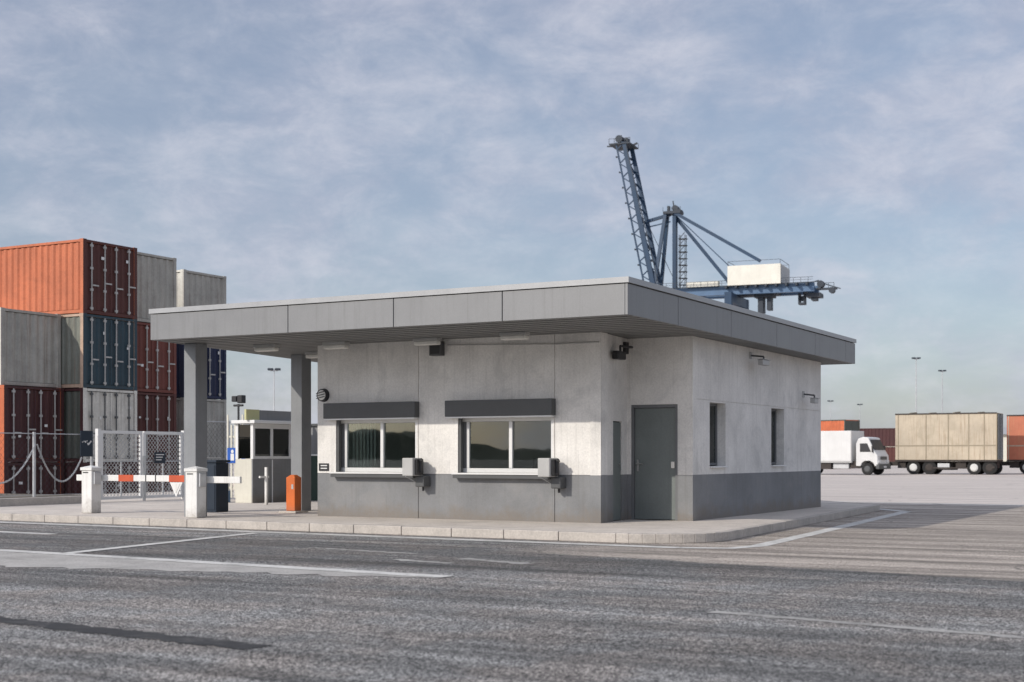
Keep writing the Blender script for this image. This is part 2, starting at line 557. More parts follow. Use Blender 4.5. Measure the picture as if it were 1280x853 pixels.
IN = inset(EDGE, 0.15)
mb = MB()
mb.prism(uvpoly(inset(EDGE, 0.154)), 0.0, 0.146)
struct('pavement', mb, 'paving')
mb = MB()
eo, ei = EDGE, IN
acc = 0.0
for i in range(len(eo)):
    a, b, c, d = Vector(eo[i]), Vector(eo[(i + 1) % len(eo)]), Vector(ei[(i + 1) % len(eo)]), Vector(ei[i])
    L = (b - a).length
    n = max(1, round(L / 0.95)) if L > 1.0 else 1
    if L > 30:
        n = 40
    for k in range(n):
        g = 0.006 / max(L / n, 0.02) if L > 0.5 else 0.0
        t0, t1 = (k + g) / n, (k + 1 - g) / n
        q = [a.lerp(b, t0), a.lerp(b, t1), d.lerp(c, t1), d.lerp(c, t0)]
        mb.prism(uvpoly([tuple(x) for x in q]), 0.0, 0.15 + random.uniform(-0.002, 0.003))
struct('kerb', mb, 'kerb', bevel=0.012)

# planted strip by the left fence
mb = MB()
mb.prism(uvpoly([(-22.0, -1.2), (-15.9, -1.2), (-15.9, 3.62), (-22.0, 3.62)]), 0.14, 0.33)
mb.prism(uvpoly([(-21.7, -0.95), (-16.25, -0.95), (-16.25, 3.4), (-21.7, 3.4)]), 0.3, 0.345, 1)
struct('planting_strip', mb, ['kerb', 'soil'], bevel=0.01)


def mark(name, pts, m='line', z=0.004):
    mb = MB()
    mb.sheet(uvpoly(pts), z)
    return struct(name, mb, m)


def stripe(name, a, b, w, m='line', z=0.004, mids=(), jit=0.07, step=0.35):
    """a painted line with slightly ragged edges"""
    key = [Vector(a)] + [Vector(q) for q in mids] + [Vector(b)]
    pts = []
    for p, q in zip(key[:-1], key[1:]):
        n = max(1, min(90, int((q - p).length / step)))
        pts += [p.lerp(q, k / n) for k in range(n)]
    pts.append(key[-1])
    rj = random.Random(len(pts))
    mb = MB()
    vs = []
    for i, p in enumerate(pts):
        d = (pts[min(i + 1, len(pts) - 1)] - pts[max(i - 1, 0)]).normalized()
        n = Vector((-d.y, d.x)) * w / 2
        for sg in (1, -1):
            q = p + n * sg * (1 + rj.uniform(-jit, jit))
            o = W(q.x, q.y)
            vs.append((o.x, o.y, z))
    mb.add(vs, [(2 * i, 2 * i + 1, 2 * i + 3, 2 * i + 2) for i in range(len(pts) - 1)])
    return struct(name, mb, m)


stripe('road_edge_line', (-34, -2.0), (2.9, -3.45), 0.3, mids=[(-12.44, -2.8), (-3.5, -3.17)])
stripe('lane_dash_line', (-12.5, -5.12), (-7.88, -5.36), 0.26)
stripe('lane_cross_line', (-4.05, -8.66), (-5.02, -3.4), 0.22, z=0.008)
rj = random.Random(3)
low = []
for a, b in (((2.5, -9.42), (-3.1, -10.62)), ((-3.1, -10.62), (-22, -13.8))):
    for k in range(26):
        p = Vector(a).lerp(Vector(b), k / 26)
        low.append((p.x, p.y + rj.uniform(-0.16, 0.12) * min(1, (k + 2) / 6 + (a[0] < 0))))
mark('pale_road_band', [(-22, -7.6), (-5.42, -8.8), (2.2, -9.36)] + low, 'band')
stripe('band_edge_line', (-22, -7.35), (2.5, -9.3), 0.27, z=0.008, mids=[(-5.42, -8.66)])
stripe('worn_lane_line', (6.29, -11.09), (12.5, -12.3), 0.15, 'wornline', jit=0.35, step=0.12)
stripe('tar_seam', (-2.0, -14.2), (4.3, -14.75), 0.27, 'tar', jit=0.3, step=0.08)
stripe('worn_paint_patch', (1.2, -6.8), (2.4, -7.2), 0.2, 'wornline', jit=0.6, step=0.07)
stripe('worn_paint_patch', (0.5, -7.4), (1.5, -7.6), 0.16, 'wornline', jit=0.6, step=0.07)
stripe('worn_paint_patch', (-1.9, -6.0), (0.2, -6.4), 0.14, 'wornline', jit=0.7, step=0.07)
stripe('hatch_edge_line', (2.9, -3.45), (2.72, 11.5), 0.26, mids=[(3.6, -3.2), (3.78, -2.5), (3.5, 1.5)])
stripe('hatch_return_line', (2.72, 11.45), (-0.31, 15.36), 0.28, z=0.008)
stripe('yard_line', (-8, 18.7), (12.0, 16.6), 0.4)

# ------------------------------------------------------------------ gatehouse
gh = thing('gatehouse', 'grey and white single storey gatehouse under a wide flat roof, with two service windows', 'gatehouse', W(0, 0, 0), TH)
Z0, ZB, ZT = 0.14, 1.0, 3.56


def uniq(v):
    return sorted(set(round(x, 4) for x in v))


def G(x):
    return [x - 0.007, x + 0.007]


# front wall with two service windows
WIN = [(-5.81, -3.90), (-2.98, -0.96)]
WZ0, WZ1 = 1.03, 2.07
JX = [-3.92, -0.98]
xs = uniq([-6.26, 0.0] + [x for w in WIN for x in w] + G(-3.865) + G(-0.925))
zs = uniq([Z0, ZT, WZ0, WZ1, ZB - 0.008, ZB + 0.006])


def front(x, z):
    for a, b in WIN:
        if a < x < b and WZ0 < z < WZ1:
            return (None, 0)
    if ZB - 0.008 < z < ZB + 0.006:
        return (0.012, 1)
    if abs(x + 3.865) < 0.008 or abs(x + 0.925) < 0.008:
        return (0.016, 1 if z < ZB else 0)
    return (0.0, 1 if z < ZB else 0)


MB().relief(xs, zs, front, 0.28).build('front_wall', ['plaster', 'greybase'], gh)


def plain(x, z):
    return (0.0, 1 if z < ZB else 0)


# return wall of the recess, door wall, side wall, back and left walls
CR = (-0.18, 1.55)
dl = math.hypot(*CR)
ang = math.atan2(CR[1], CR[0])
rx = lambda p: Vector((0 + p.x * math.cos(ang) - p.y * math.sin(ang), p.x * math.sin(ang) + p.y * math.cos(ang), p.z))


def ret(x, z):
    if 0.70 < x < 1.24 and z < 1.99:
        return (0.05, 2)
    return plain(x, z)


m_ = MB(rx)
m_.relief(uniq([0.004, dl, 0.70, 1.24]), uniq([Z0, ZB, 1.99, ZT]), ret, 0.2)
m_.build('return_wall', ['plaster', 'greybase', 'dark'], gh)
DX0, DX1, DZ = -0.1, 0.84, 2.31
m_ = MB(lambda p: Vector((p.x, p.y + 1.55, p.z)))
m_.relief(uniq([-0.6, DX0, DX1, 1.14]), uniq([Z0, ZB, DZ, ZT]), lambda x, z: (None, 0) if DX0 < x < DX1 and z < DZ else plain(x, z), 0.2)
m_.build('entrance_wall', ['plaster', 'greybase'], gh)
SW = [(2.42, 3.29), (6.08, 6.95)]
m_ = MB(lambda p: Vector((1.14 - p.y, p.x, p.z)))


def side(x, z):
    for a, b in SW:
        if a < x < b and 1.12 < z < 2.37:
            return (None, 0)
    if 2.40 < z < 2.412:
        return (0.012, 0)
    return plain(x, z)


m_.relief(uniq([1.752, 9.74] + [q for w in SW for q in w]), uniq([Z0, ZB, 1.12, 2.37, 2.40, 2.412, ZT]), side, 0.26)
m_.build('side_wall', ['plaster', 'greybase'], gh)
m_ = MB()
m_.box(-6.26, 0.88, 9.5, 9.74, ZB, ZT, 0)
m_.box(-6.26, 0.88, 9.5, 9.74, Z0, ZB, 1)
m_.build('back_wall', ['plaster', 'greybase'], gh)
m_ = MB()
m_.box(-6.258, -6.0, 0.282, 9.498, ZB, ZT, 0)
m_.box(-6.258, -6.0, 0.282, 9.498, Z0, ZB, 1)
m_.build('end_wall', ['plaster', 'greybase'], gh)
MB().box(-5.99, -0.42, 0.3, 9.48, 0.147, 0.2).box(-0.42, 0.86, 1.77, 9.48, 0.147, 0.2).build('interior_floor', 'interior', gh)
MB().box(-5.99, 0.0, 3.4, 3.5, 0.2, 3.5).build('interior_partition', 'interior', gh)

# roof
RP = [(-8.26, -2.6), (1.69, -2.6), (1.69, 10.73), (-10.35, 10.73)]
RZ0, RZ1 = 3.56, 4.15
roof = MB().prism(inset(RP, 0.05), RZ0 + 0.09, RZ1 - 0.14).build('roof', 'roofdark', gh)
EDG = [((-8.26, -2.6), (1.69, -2.6), [0.0, 3.29, 5.56, 7.70, 9.95]),
       ((1.69, -2.6), (1.69, 10.73), [0.0, 2.09, 4.69, 7.37, 10.04, 12.49, 13.33]),
       ((1.69, 10.73), (-10.35, 10.73), [0, 3, 6, 9, 12.04]),
       ((-10.35, 10.73), (-8.26, -2.6), [0, 3.4, 6.8, 10.2, 13.493])]
for a, b, cuts in EDG:
    a, b = Vector(a), Vector(b)
    d = (b - a).normalized()
    n = Vector((-d.y, d.x))
    for c0, c1 in zip(cuts[:-1], cuts[1:]):
        g0 = 0.008 if c0 > 0 else 0.0
        g1 = 0.008 if c1 < cuts[-1] - 0.01 else 0.052
        p = [a + d * (c0 + g0), a + d * (c1 - g1), a + d * (c1 - g1) + n * 0.047, a + d * (c0 + g0) + n * 0.047]
        MB().prism([tuple(q) for q in p], RZ0, RZ1 - 0.105).build('fascia_panel', 'fascia', roof, bevel=0.004)
cp = inset(RP, -0.025)
ci = inset(RP, 0.25)
m_ = MB()
for i in range(4):
    q = [cp[i], cp[(i + 1) % 4], ci[(i + 1) % 4], ci[i]]
    m_.prism(q, RZ1 - 0.09, RZ1)
m_.build('coping', 'coping', roof)
# slatted soffit, slats along the front
m_ = MB()
v = -2.54
while v < 10.6:
    ul = -8.26 - (v + 2.6) * (2.09 / 13.33) + 0.06
    m_.box(ul, 1.63, v, v + 0.20, RZ0 + 0.004, RZ0 + 0.027)
    v += 0.30
m_.build('soffit', 'soffit', roof)
for (u, v) in ((-8.31, -1.62), (-8.30, 1.75)):
    c = MB().box(u, u + 0.30, v, v + 0.34, 0.14, RZ0 + 0.003)
    c.build('column', 'column', gh, bevel=0.012)


def service_window(a, b, blind):
    fr = MB()
    yf = 0.15
    w = 0.055
    fr.box(a + 0.002, b - 0.002, yf, yf + 0.07, WZ0 + 0.002, WZ0 + 0.085)
    fr.box(a + 0.002, b - 0.002, yf, yf + 0.07, WZ1 - 0.075, WZ1 - 0.002)
    fr.box(a + 0.10, a + 0.16, yf, yf + 0.07, WZ0 + 0.087, WZ1 - 0.077)
    fr.box(b - 0.06, b - 0.003, yf, yf + 0.07, WZ0 + 0.087, WZ1 - 0.077)
    mid = (a + 0.16 + b - 0.06) / 2
    fr.box(mid - 0.035, mid + 0.035, yf - 0.012, yf + 0.06, WZ0 + 0.087, WZ1 - 0.077)
    win = fr.build('window', 'alu', gh, bevel=0.005)
    MB().box(a + 0.01, a + 0.098, yf + 0.01, yf + 0.06, WZ0 + 0.087, WZ1 - 0.077).build('side_filler', 'reveal', win)
    MB().box(a + 0.164, mid - 0.04, yf + 0.03, yf + 0.036, WZ0 + 0.09, WZ1 - 0.08).build('pane', 'glass', win)
    MB().box(mid + 0.04, b - 0.063, yf + 0.03, yf + 0.036, WZ0 + 0.09, WZ1 - 0.08).build('pane', 'glass', win)
    if blind:
        bl = MB()
        x = a + 0.2
        while x < mid - 0.25:
            bl.box(x, x + 0.05, yf + 0.14, yf + 0.143, WZ0 + 0.1, WZ1 + 0.05)
            x += 0.085
        bl.build('blind', 'blind', win)
    sh = MB().box(a - 0.19, b + 0.06, -0.17, 0.0, 2.085, 2.39)
    sb = sh.build('shutter_box', 'shutter', win, bevel=0.01)
    MB().box(a - 0.17, b + 0.04, -0.155, -0.002, 2.058, 2.083).build('guide_strip', 'alu', win)
    MB().box(a + 0.003, a + 0.055, 0.02, 0.09, WZ0 + 0.01, WZ1 - 0.01).build('shutter_guide', 'shutter', win)
    MB().box(b - 0.05, b - 0.003, 0.02, 0.09, WZ0 + 0.01, WZ1 - 0.01).build('shutter_guide', 'alu', win)
    si = MB()
    si.box(a - 0.05, b + 0.02, -0.16, 0.14, WZ0 - 0.03, WZ0 + 0.0)
    si.build('sill', 'alu', win, bevel=0.005)
    MB().box(a - 0.03, b + 0.0, -0.14, -0.002, WZ0 - 0.1, WZ0 - 0.033).build('sill_ledge', 'shutter', win)
    # counter, monitor and chair back inside
    MB().box(a, b, 0.30, 0.85, 0.86, 0.90).build('counter', 'interior', win)
    m2 = MB().box(mid + 0.25, mid + 0.7, 0.55, 0.58, 1.0, 1.3)
    m2.box(mid + 0.44, mid + 0.5, 0.56, 0.6, 0.9, 1.0)
    m2.build('monitor', 'blackp', win)


service_window(*WIN[0], True)
service_window(*WIN[1], False)

# entrance door
fr = MB()
fr.box(DX0 + 0.002, DX0 + 0.05, 1.56, 1.70, 0.15, DZ - 0.002)
fr.box(DX1 - 0.05, DX1 - 0.002, 1.56, 1.70, 0.15, DZ - 0.002)
fr.box(DX0 + 0.052, DX1 - 0.052, 1.56, 1.70, DZ - 0.06, DZ - 0.002)
dr = MB().box(DX0 + 0.056, DX1 - 0.056, 1.60, 1.65, 0.16, DZ - 0.066).build('door', 'door', gh, bevel=0.004)
fr.build('frame', 'reveal', dr)
hd = MB().box(DX0 + 0.10, DX0 + 0.14, 1.588, 1.598, 1.06, 1.28)
hd.tube((DX0 + 0.12, 1.598, 1.2), (DX0 + 0.12, 1.53, 1.2), 0.012)
hd.tube((DX0 + 0.11, 1.53, 1.2), (DX0 + 0.25, 1.53, 1.2), 0.012)
hd.build('handle', 'steel', dr)
MB().box(DX1 - 0.14, DX1 - 0.07, 1.57, 1.597, 1.12, 1.24).build('lock', 'steel', dr)
# narrow meter door in the return wall
MB(rx).box(0.72, 1.22, 0.02, 0.045, 0.16, 1.97).build('meter_door', 'door', gh, bevel=0.004)
m_ = MB(rx)
m_.tube((1.10, 0.019, 1.2), (1.10, -0.03, 1.2), 0.012)
m_.tube((1.10, -0.03, 1.21), (1.10, -0.03, 1.08), 0.012)
m_.build('door_handle', 'steel', gh)
# slot windows of the side wall
for a, b in SW:
    f = MB()
    x0, x1 = 1.14 - 0.22, 1.14 - 0.17
    f.box(x0, x1, a + 0.002, a + 0.05, 1.17, 2.368)
    f.box(x0, x1, b - 0.05, b - 0.002, 1.17, 2.368)
    f.box(x0, x1, a + 0.052, b - 0.052, 1.17, 1.21)
    f.box(x0, x1, a + 0.052, b - 0.052, 2.32, 2.368)
    w = f.build('slot_window', 'reveal', gh)
    MB().box(x0 + 0.02, x0 + 0.026, a + 0.053, b - 0.053, 1.212, 2.318).build('pane', 'glass', w)
    MB().box(0.9, 1.20, a + 0.003, b - 0.003, 1.122, 1.15).build('sill', 'alu', w, bevel=0.004)

m_ = MB().tube((-0.92, -0.018, 3.38), (-0.03, -0.018, 3.38), 0.013, n=6)
m_.tube((-3.2, -0.018, 3.45), (-0.92, -0.018, 3.38), 0.009, n=6)
m_.build('cable_conduit', 'greyp', gh)
for u_ in (-6.19, ):
    p_ = MB().tube((u_ - 0.13, 0.5, 0.15), (u_ - 0.13, 0.5, RZ0), 0.045, n=12)
    p_.build('downpipe', 'column', gh, smooth=True)
# ------------------------------------------------------------------ fixtures on the gatehouse
LG = 'lamps under the gatehouse roof'


def soffit_lamp(u, v, label):
    t = thing('soffit_lamp', label, 'lamp', W(u, v, RZ0 - 0.13), TH, LG)
    MB().box(-0.27, 0.27, -0.09, 0.09, 0.075, 0.135).build('housing', 'greyp', t, bevel=0.008)
    MB().box(-0.255, 0.255, -0.08, 0.08, 0.0, 0.073).build('diffuser', 'lamp', t, bevel=0.02)


soffit_lamp(-5.47, -0.46, 'white strip lamp under the roof above the service window nearest the columns')
soffit_lamp(-3.41, -0.40, 'white strip lamp under the roof, right above the small dark wall box')
soffit_lamp(-1.39, -0.67, 'white strip lamp under the roof above the service window nearest the entrance')
soffit_lamp(-7.04, -0.64, 'white strip lamp under the roof between the two columns, out past the front wall')
soffit_lamp(-7.30, 1.37, 'white strip lamp under the roof close beside the rear column')

t = thing('speaker_box', 'small dark box high on the front wall below the middle strip lamp', 'speaker', W(-3.40, 0, 3.25), TH)
MB().box(-0.13, 0.13, -0.15, -0.003, 0.0, 0.26).build('case', 'shutter', t, bevel=0.01)
MB().box(-0.10, 0.10, -0.158, -0.151, 0.03, 0.23).build('grille', 'blackp', t)


def intercom(u, label):
    t = thing('intercom', label, 'intercom', W(u, 0, 0.70), TH, 'intercom boxes beside the service windows')
    MB().box(-0.13, 0.11, -0.47, -0.12, 0.27, 0.61).build('hood', 'greyp', t, bevel=0.015)
    m = MB()
    m.box(0.112, 0.155, -0.40, -0.16, 0.29, 0.59)
    m.build('side_shade_panel', 'blackp', t, bevel=0.012)  # black panel stands in for shade on the right of the hood
    m = MB().tube((0.16, -0.28, 0.34), (0.16, -0.28, 0.55), 0.035)
    m.tube((0.16, -0.28, 0.55), (0.20, -0.28, 0.57), 0.04)
    m.build('handset', 'blackp', t, smooth=True)
    m = MB().prism([(0.02, -0.25), (0.22, -0.25), (0.22, -0.004), (0.02, -0.004)], 0.06, 0.265)
    m.build('cash_tray', 'shutter', t, bevel=0.02)
    m = MB().tube((0.12, -0.12, 0.06), (0.12, -0.12, -0.02), 0.02)
    m.build('cable_gland', 'blackp', t)
    m = MB().beam((-0.08, -0.42, 0.265), (0.0, -0.005, 0.10), 0.03, 0.02)
    m.box(-0.06, 0.06, -0.12, -0.003, 0.32, 0.54)
    m.build('bracket', 'galv', t)


intercom(-3.80, 'grey intercom box on a bracket by the service window nearest the columns')
intercom(-0.90, 'grey intercom box on a bracket by the service window nearest the entrance recess')

t = thing('round_lamp', 'round wall lamp with dark rim at the upper left end of the front wall', 'lamp', W(-6.1, 0, 2.43), TH)
MB().tube((0, -0.003, 0.13), (0, -0.09, 0.13), 0.135, 0.12, 24).build('rim', 'blackp', t, smooth=True)
m = MB().tube((0, -0.091, 0.13), (0, -0.12, 0.13), 0.10, 0.06, 24)
m.build('cover', 'lamp', t, smooth=True)
m = MB()
for k in (-1, 0, 1):
    m.beam((-0.1, -0.125, 0.13 + k * 0.05 - 0.02), (0.1, -0.125, 0.13 + k * 0.05 + 0.02), 0.014)
m.build('guard_bar', 'blackp', t)
t = thing('wall_sign', 'small dark notice plate low on the left end of the front wall', 'sign', W(-6.10, 0, 1.05), TH)
MB().box(-0.12, 0.12, -0.016, -0.002, 0, 0.15).build('plate', 'blackp', t)
m = MB()
m.box(-0.07, 0.085, -0.02, -0.0165, 0.095, 0.115)
m.box(-0.07, 0.085, -0.02, -0.0165, 0.04, 0.06)
m.build('lettering', 'alu', t)


def bullet_camera(name, label, loc, rz, L=0.36, arm=0.3):
    """arm comes out of a wall behind (+y); the barrel points along +x"""
    t = thing(name, label, 'camera', loc, rz, 'cameras on the gatehouse walls')
    MB().box(-0.06, 0.06, -0.02, 0.0, -0.07, 0.07).build('wall_plate', 'greyp', t, bevel=0.005)
    m = MB().tube((0, -0.02, 0), (0, -arm, -0.03), 0.018)
    m.tube((0, -arm, -0.03), (0, -arm, -0.10), 0.018)
    m.build('arm', 'shutter', t)
    b = MB().box(-L / 2, L / 2, -arm - 0.055, -arm + 0.055, -0.21, -0.10).build('body', 'greyp', t, bevel=0.012)
    MB().tube((L / 2, -arm, -0.155), (L / 2 + 0.03, -arm, -0.155), 0.045).build('lens', 'blackp', b)
    MB().box(-L / 2 - 0.01, L / 2 + 0.07, -arm - 0.07, -arm + 0.07, -0.096, -0.088).build('sun_hood', 'greyp', b)


# recess camera on an L-shaped arm
t = thing('recess_camera', 'dark camera on a bent arm high inside the entrance recess', 'camera', W(-0.15, 1.35, 3.38), TH, 'cameras on the gatehouse walls')
MB().box(0.0, 0.06, -0.07, 0.07, -0.12, 0.1).build('wall_plate', 'blackp', t)
m = MB().tube((0.06, 0, 0.0), (0.16, -0.0, 0.0), 0.022)
m.tube((0.16, 0.0, 0.0), (0.2, -0.62, -0.02), 0.022)
m.tube((0.2, -0.62, -0.02), (0.2, -0.62, -0.12), 0.022)
m.build('arm', 'blackp', t)
m = MB().box(0.13, 0.27, -0.85, -0.5, -0.27, -0.12)
m.build('body', 'blackp', t, bevel=0.02)
bullet_camera('wall_camera', 'grey camera high on the shaded side wall above the slot windows', W(1.14, 4.75, 3.40), TH + R(90), 0.42, 0.28)
bullet_camera('wall_camera', 'grey camera lower on the shaded side wall near its back corner', W(1.14, 8.35, 2.75), TH + R(90), 0.30, 0.26)

# ------------------------------------------------------------------ barriers, bollard, cabinets
BG = 'white barrier posts and arms'


def barrier(u, v, label, arm, tail, fork, wing):
    t = thing('barrier', label, 'barrier', W(u, v, 0.15), TH, BG)
    c = MB().box(-0.145, 0.145, -0.135, 0.135, 0.0, 0.89)
    c.build('post', 'whitep', t, bevel=0.012)
    m = MB()
    m.prism([(-0.165, -0.155), (0.165, -0.155), (0.165, 0.155), (-0.165, 0.155)], 0.895, 0.955)
    m.add([(-0.165, -0.155, 0.955), (0.165, -0.155, 0.955), (0.165, 0.155, 0.955), (-0.165, 0.155, 0.955), (0, 0, 1.0)],
          [(0, 1, 4), (1, 2, 4), (2, 3, 4), (3, 0, 4)])
    m.build('cap', 'whitep', t, bevel=0.006)
    MB().box(-0.10, 0.05, -0.141, -0.136, 0.84, 0.86).build('vent_slot', 'dark', t)
    MB().box(0.147, 0.19, -0.09, 0.09, 0.60, 0.86).build('drive_hub', 'galv', t, bevel=0.01)
    a = MB().box(-tail, arm, 0.175, 0.235, 0.67, 0.80)
    ao = a.build('arm', 'whitep', t, bevel=0.01)
    for x in fork:
        MB().box(x, x + 0.42, 0.170, 0.240, 0.667, 0.803).build('reflective_band', 'red', ao)
    m = MB()
    for x in (0.95, 1.35, 1.62):
        if x < arm - 0.1:
            m.box(x, x + 0.025, 0.171, 0.239, 0.668, 0.802)
    if m.v:
        m.build('joint', 'dark', ao)
    if wing:
        s = MB()
        s.xprism([(wing - 0.17, 0.66), (wing + 0.17, 0.66), (wing, 0.36)], 0.14, 0.155)
        s.build('warning_plate', 'alu', ao)
        s = MB()
        s.xprism([(wing - 0.11, 0.635), (wing + 0.11, 0.635), (wing, 0.44)], 0.133, 0.139)
        s.build('plate_centre', 'whitep', ao)
    return t


barrier(-11.25, -1.2, 'white barrier post carrying the long red banded arm, beside the chained fence', 2.95, 0.62, (0.6, 2.0), 2.22)
barrier(-7.80, -1.85, 'white barrier post with a short plain arm, in front of the front column', 0.95, 0.0, (), None)

t = thing('bollard', 'square orange bollard with a pointed top beside the rear column', 'bollard', W(-7.62, 0.98, 0.15), TH)
m = MB()
m.prism([(-0.115, -0.115), (0.115, -0.115), (0.115, 0.115), (-0.115, 0.115)], 0.04, 0.74)
m.add([(-0.115, -0.115, 0.74), (0.115, -0.115, 0.74), (0.115, 0.115, 0.74), (-0.115, 0.115, 0.74), (-0.05, -0.05, 0.80), (0.05, -0.05, 0.80), (0.05, 0.05, 0.80), (-0.05, 0.05, 0.80)],
      [(0, 1, 5, 4), (1, 2, 6, 5), (2, 3, 7, 6), (3, 0, 4, 7), (4, 5, 6, 7)])
m.build('post', 'orange', t, bevel=0.012, weld=True)
MB().box(-0.22, 0.22, -0.22, 0.22, -0.004, 0.038).build('base_plate', 'kerb', t, bevel=0.008)
MB().box(0.03, 0.08, -0.121, -0.116, 0.5, 0.6).build('lock_cover', 'greyp', t)

t = thing('control_cabinet', 'dark navy steel cabinet standing behind the front column', 'cabinet', W(-9.2, 0.35, 0.15), TH)
MB().box(-0.52, 0.0, 0.0, 0.4, 0.0, 1.05).build('case', 'navy', t, bevel=0.01)
MB().box(-0.55, 0.03, -0.03, 0.43, 1.055, 1.11).build('lid', 'navy', t, bevel=0.008)
MB().box(-0.49, -0.03, -0.012, -0.002, 0.05, 1.0).build('door', 'navy', t, bevel=0.004)

# guard booth
t = thing('guard_booth', 'small guard booth with a pale front and dark windows behind the columns', 'booth', W(-12.24, 5.22, 0.15), TH)
BL, BW, BH = 0.56, 1.62, 2.02
w = MB().box(-BL, -0.02, 0.02, BW, 0.0, 1.12)
w.build('wall', 'cream', t)
m = MB()
m.box(0.0 - 0.018, 0.02, 0.0, BW, 0.0, 1.12)
m.build('side_shade_panel', 'greybase', t)  # grey sheet over the cream wall, shade painted on this side
m = MB()
for y in (0.02, 0.75, BW - 0.1):
    m.box(-0.07, 0.015, y, y + 0.075, 1.12, BH)
m.box(-BL, -BL + 0.08, 0.02, 0.1, 1.12, BH)
m.box(-BL, -BL + 0.08, BW - 0.1, BW, 1.12, BH)
m.box(-0.06, 0.01, 0.1, BW - 0.1, 1.12, 1.19)
m.box(-0.06, 0.01, 0.1, BW - 0.1, BH - 0.12, BH)
m.build('window_frame', 'alu', t)
MB().box(-0.03, -0.024, 0.1, BW - 0.1, 1.19, BH - 0.12).build('window_pane', 'glass_dark', t)
MB().box(-BL + 0.085, -0.07, 0.05, 0.056, 1.13, BH - 0.02).build('window_pane', 'glass_dark', t)
MB().box(-BL + 0.02, -BL + 0.026, 0.1, BW - 0.1, 1.13, BH - 0.02).build('window_pane', 'glass_dark', t)
MB().box(-BL + 0.08, -0.08, BW - 0.06, BW - 0.05, 1.13, BH - 0.02).build('back_panel', 'dark', t)
MB().box(-BL - 0.06, 0.14, -0.08, BW + 0.12, BH + 0.005, BH + 0.09).build('roof', 'alu', t, bevel=0.01)
MB().box(0.03, 0.05, 0.75, 0.775, 0.0, 1.1).build('joint_strip', 'alu', t)

t = thing('roof_sign', 'long grey sign board with a yellow end standing on the booth roof', 'sign', W(-12.3, 5.3, 0.15 + BH + 0.092), TH)
MB().box(-0.04, 0.0, 0.28, 1.6, 0.0, 0.26).build('board', 'fascia', t)
MB().box(-0.05, 0.01, -0.25, 0.27, -0.0, 0.27).build('yellow_panel', 'yellow', t)

t = thing('arm_rest_post', 'white forked post for the barrier arm in front of the guard booth', 'post', W(-11.2, 4.5, 0.15), TH)
MB().box(-0.03, 0.03, -0.03, 0.03, 0, 0.92).build('upright', 'whitep', t)
m = MB().beam((-0.05, -0.2, 0.68), (0.0, 0.08, 0.68), 0.05)
m.build('fork', 'whitep', t)

t = thing('floodlight', 'dark floodlight pair on a short mast behind the guard booth', 'floodlight', W(-14.35, 7.2, 0.15), TH)
MB().tube((0, 0, 0), (0, 0, 2.62), 0.03).build('mast', 'postblack', t)
m = MB().box(-0.17, 0.0, -0.10, 0.08, 2.68, 2.84)
m.build('lamp_head', 'blackp', t, bevel=0.02)
m = MB().box(0.02, 0.19, -0.09, 0.09, 2.64, 2.86)
m.build('lamp_head', 'blackp', t, bevel=0.02)
m = MB().tube((-0.16, 0, 2.58), (0.16, 0, 2.58), 0.03)
m.build('cross_arm', 'blackp', t)

t = thing('equipment_hut', 'dark green hut with a pale upper part glimpsed between rear column and front wall', 'hut', W(-11.5, 7.5, 0.15), TH)
MB().box(-0.9, 1.0, 0.0, 1.6, 0.0, 1.2).build('lower_wall', 'green', t)
MB().box(-0.88, 0.98, 0.02, 1.58, 1.24, 2.0).build('upper_wall', 'fascia', t)
MB().box(-0.92, 1.02, -0.02, 1.62, 1.2, 1.238).build('band', 'alu', t)
MB().box(-0.95, 1.05, -0.05, 1.65, 2.0, 2.06).build('roof', 'shutter', t)
m = MB().tube((0.55, 0.6, 2.06), (0.55, 0.6, 2.75), 0.02)
m.tube((0.4, 0.6, 2.45), (0.9, 0.6, 2.5), 0.015)
m.box(0.38, 0.5, 0.54, 0.66, 2.45, 2.6)
m.build('aerial', 'blackp', t)

# ------------------------------------------------------------------ fences
FU = -16.1


def mesh_wires(mb, y0, y1, z0, z1, s=0.085, r=0.0045):
    w, h = y1 - y0, z1 - z0
    for sgn in (1, -1):
        c = -h if sgn > 0 else 0.0
        end = w if sgn > 0 else w + h
        while c < end:
            pts = []
            # line z = z0 + sgn*(y-y0-c)
            for y in (0, w):
                z = sgn * (y - c)
                if -1e-6 <= z <= h + 1e-6:
                    pts.append((y, z))
            for z in (0, h):
                y = c + sgn * z
                if 1e-6 < y < w - 1e-6:
                    pts.append((y, z))
            if len(pts) >= 2:
                a, b = min(pts), max(pts)
                if b[0] - a[0] > 0.02:
                    mb.tube((0, y0 + a[0], z0 + a[1]), (0, y0 + b[0], z0 + b[1]), r, n=3, cap=False)
            c += s * 1.414
    return mb


# gate, two leaves
t = thing('mesh_gate', 'galvanised double leaf gate of wire mesh behind the red banded barrier arm', 'gate', W(FU, 3.76, 0.15), TH)
for k, (a, b) in enumerate(((0.06, 1.56), (1.62, 3.12))):
    f = MB()
    for y in (a, b - 0.07):
        f.box(-0.035, 0.035, y, y + 0.07, 0.06, 1.86)
    f.box(-0.033, 0.033, a + 0.07, b - 0.07, 1.78, 1.86)
    f.box(-0.033, 0.033, a + 0.07, b - 0.07, 0.06, 0.13)
    leaf = f.build('gate_leaf', 'alu', t)
    f = MB().box(-0.02, 0.02, a + 0.07, b - 0.07, 1.04, 1.07)
    f.box(-0.02, 0.02, (a + b) / 2 - 0.02, (a + b) / 2 + 0.02, 0.13, 1.04)
    f.build('brace', 'galv', leaf)
    mesh_wires(MB(), a + 0.07, b - 0.07, 0.13, 1.78, 0.085, 0.009).build('wire_mesh', 'galv', leaf)
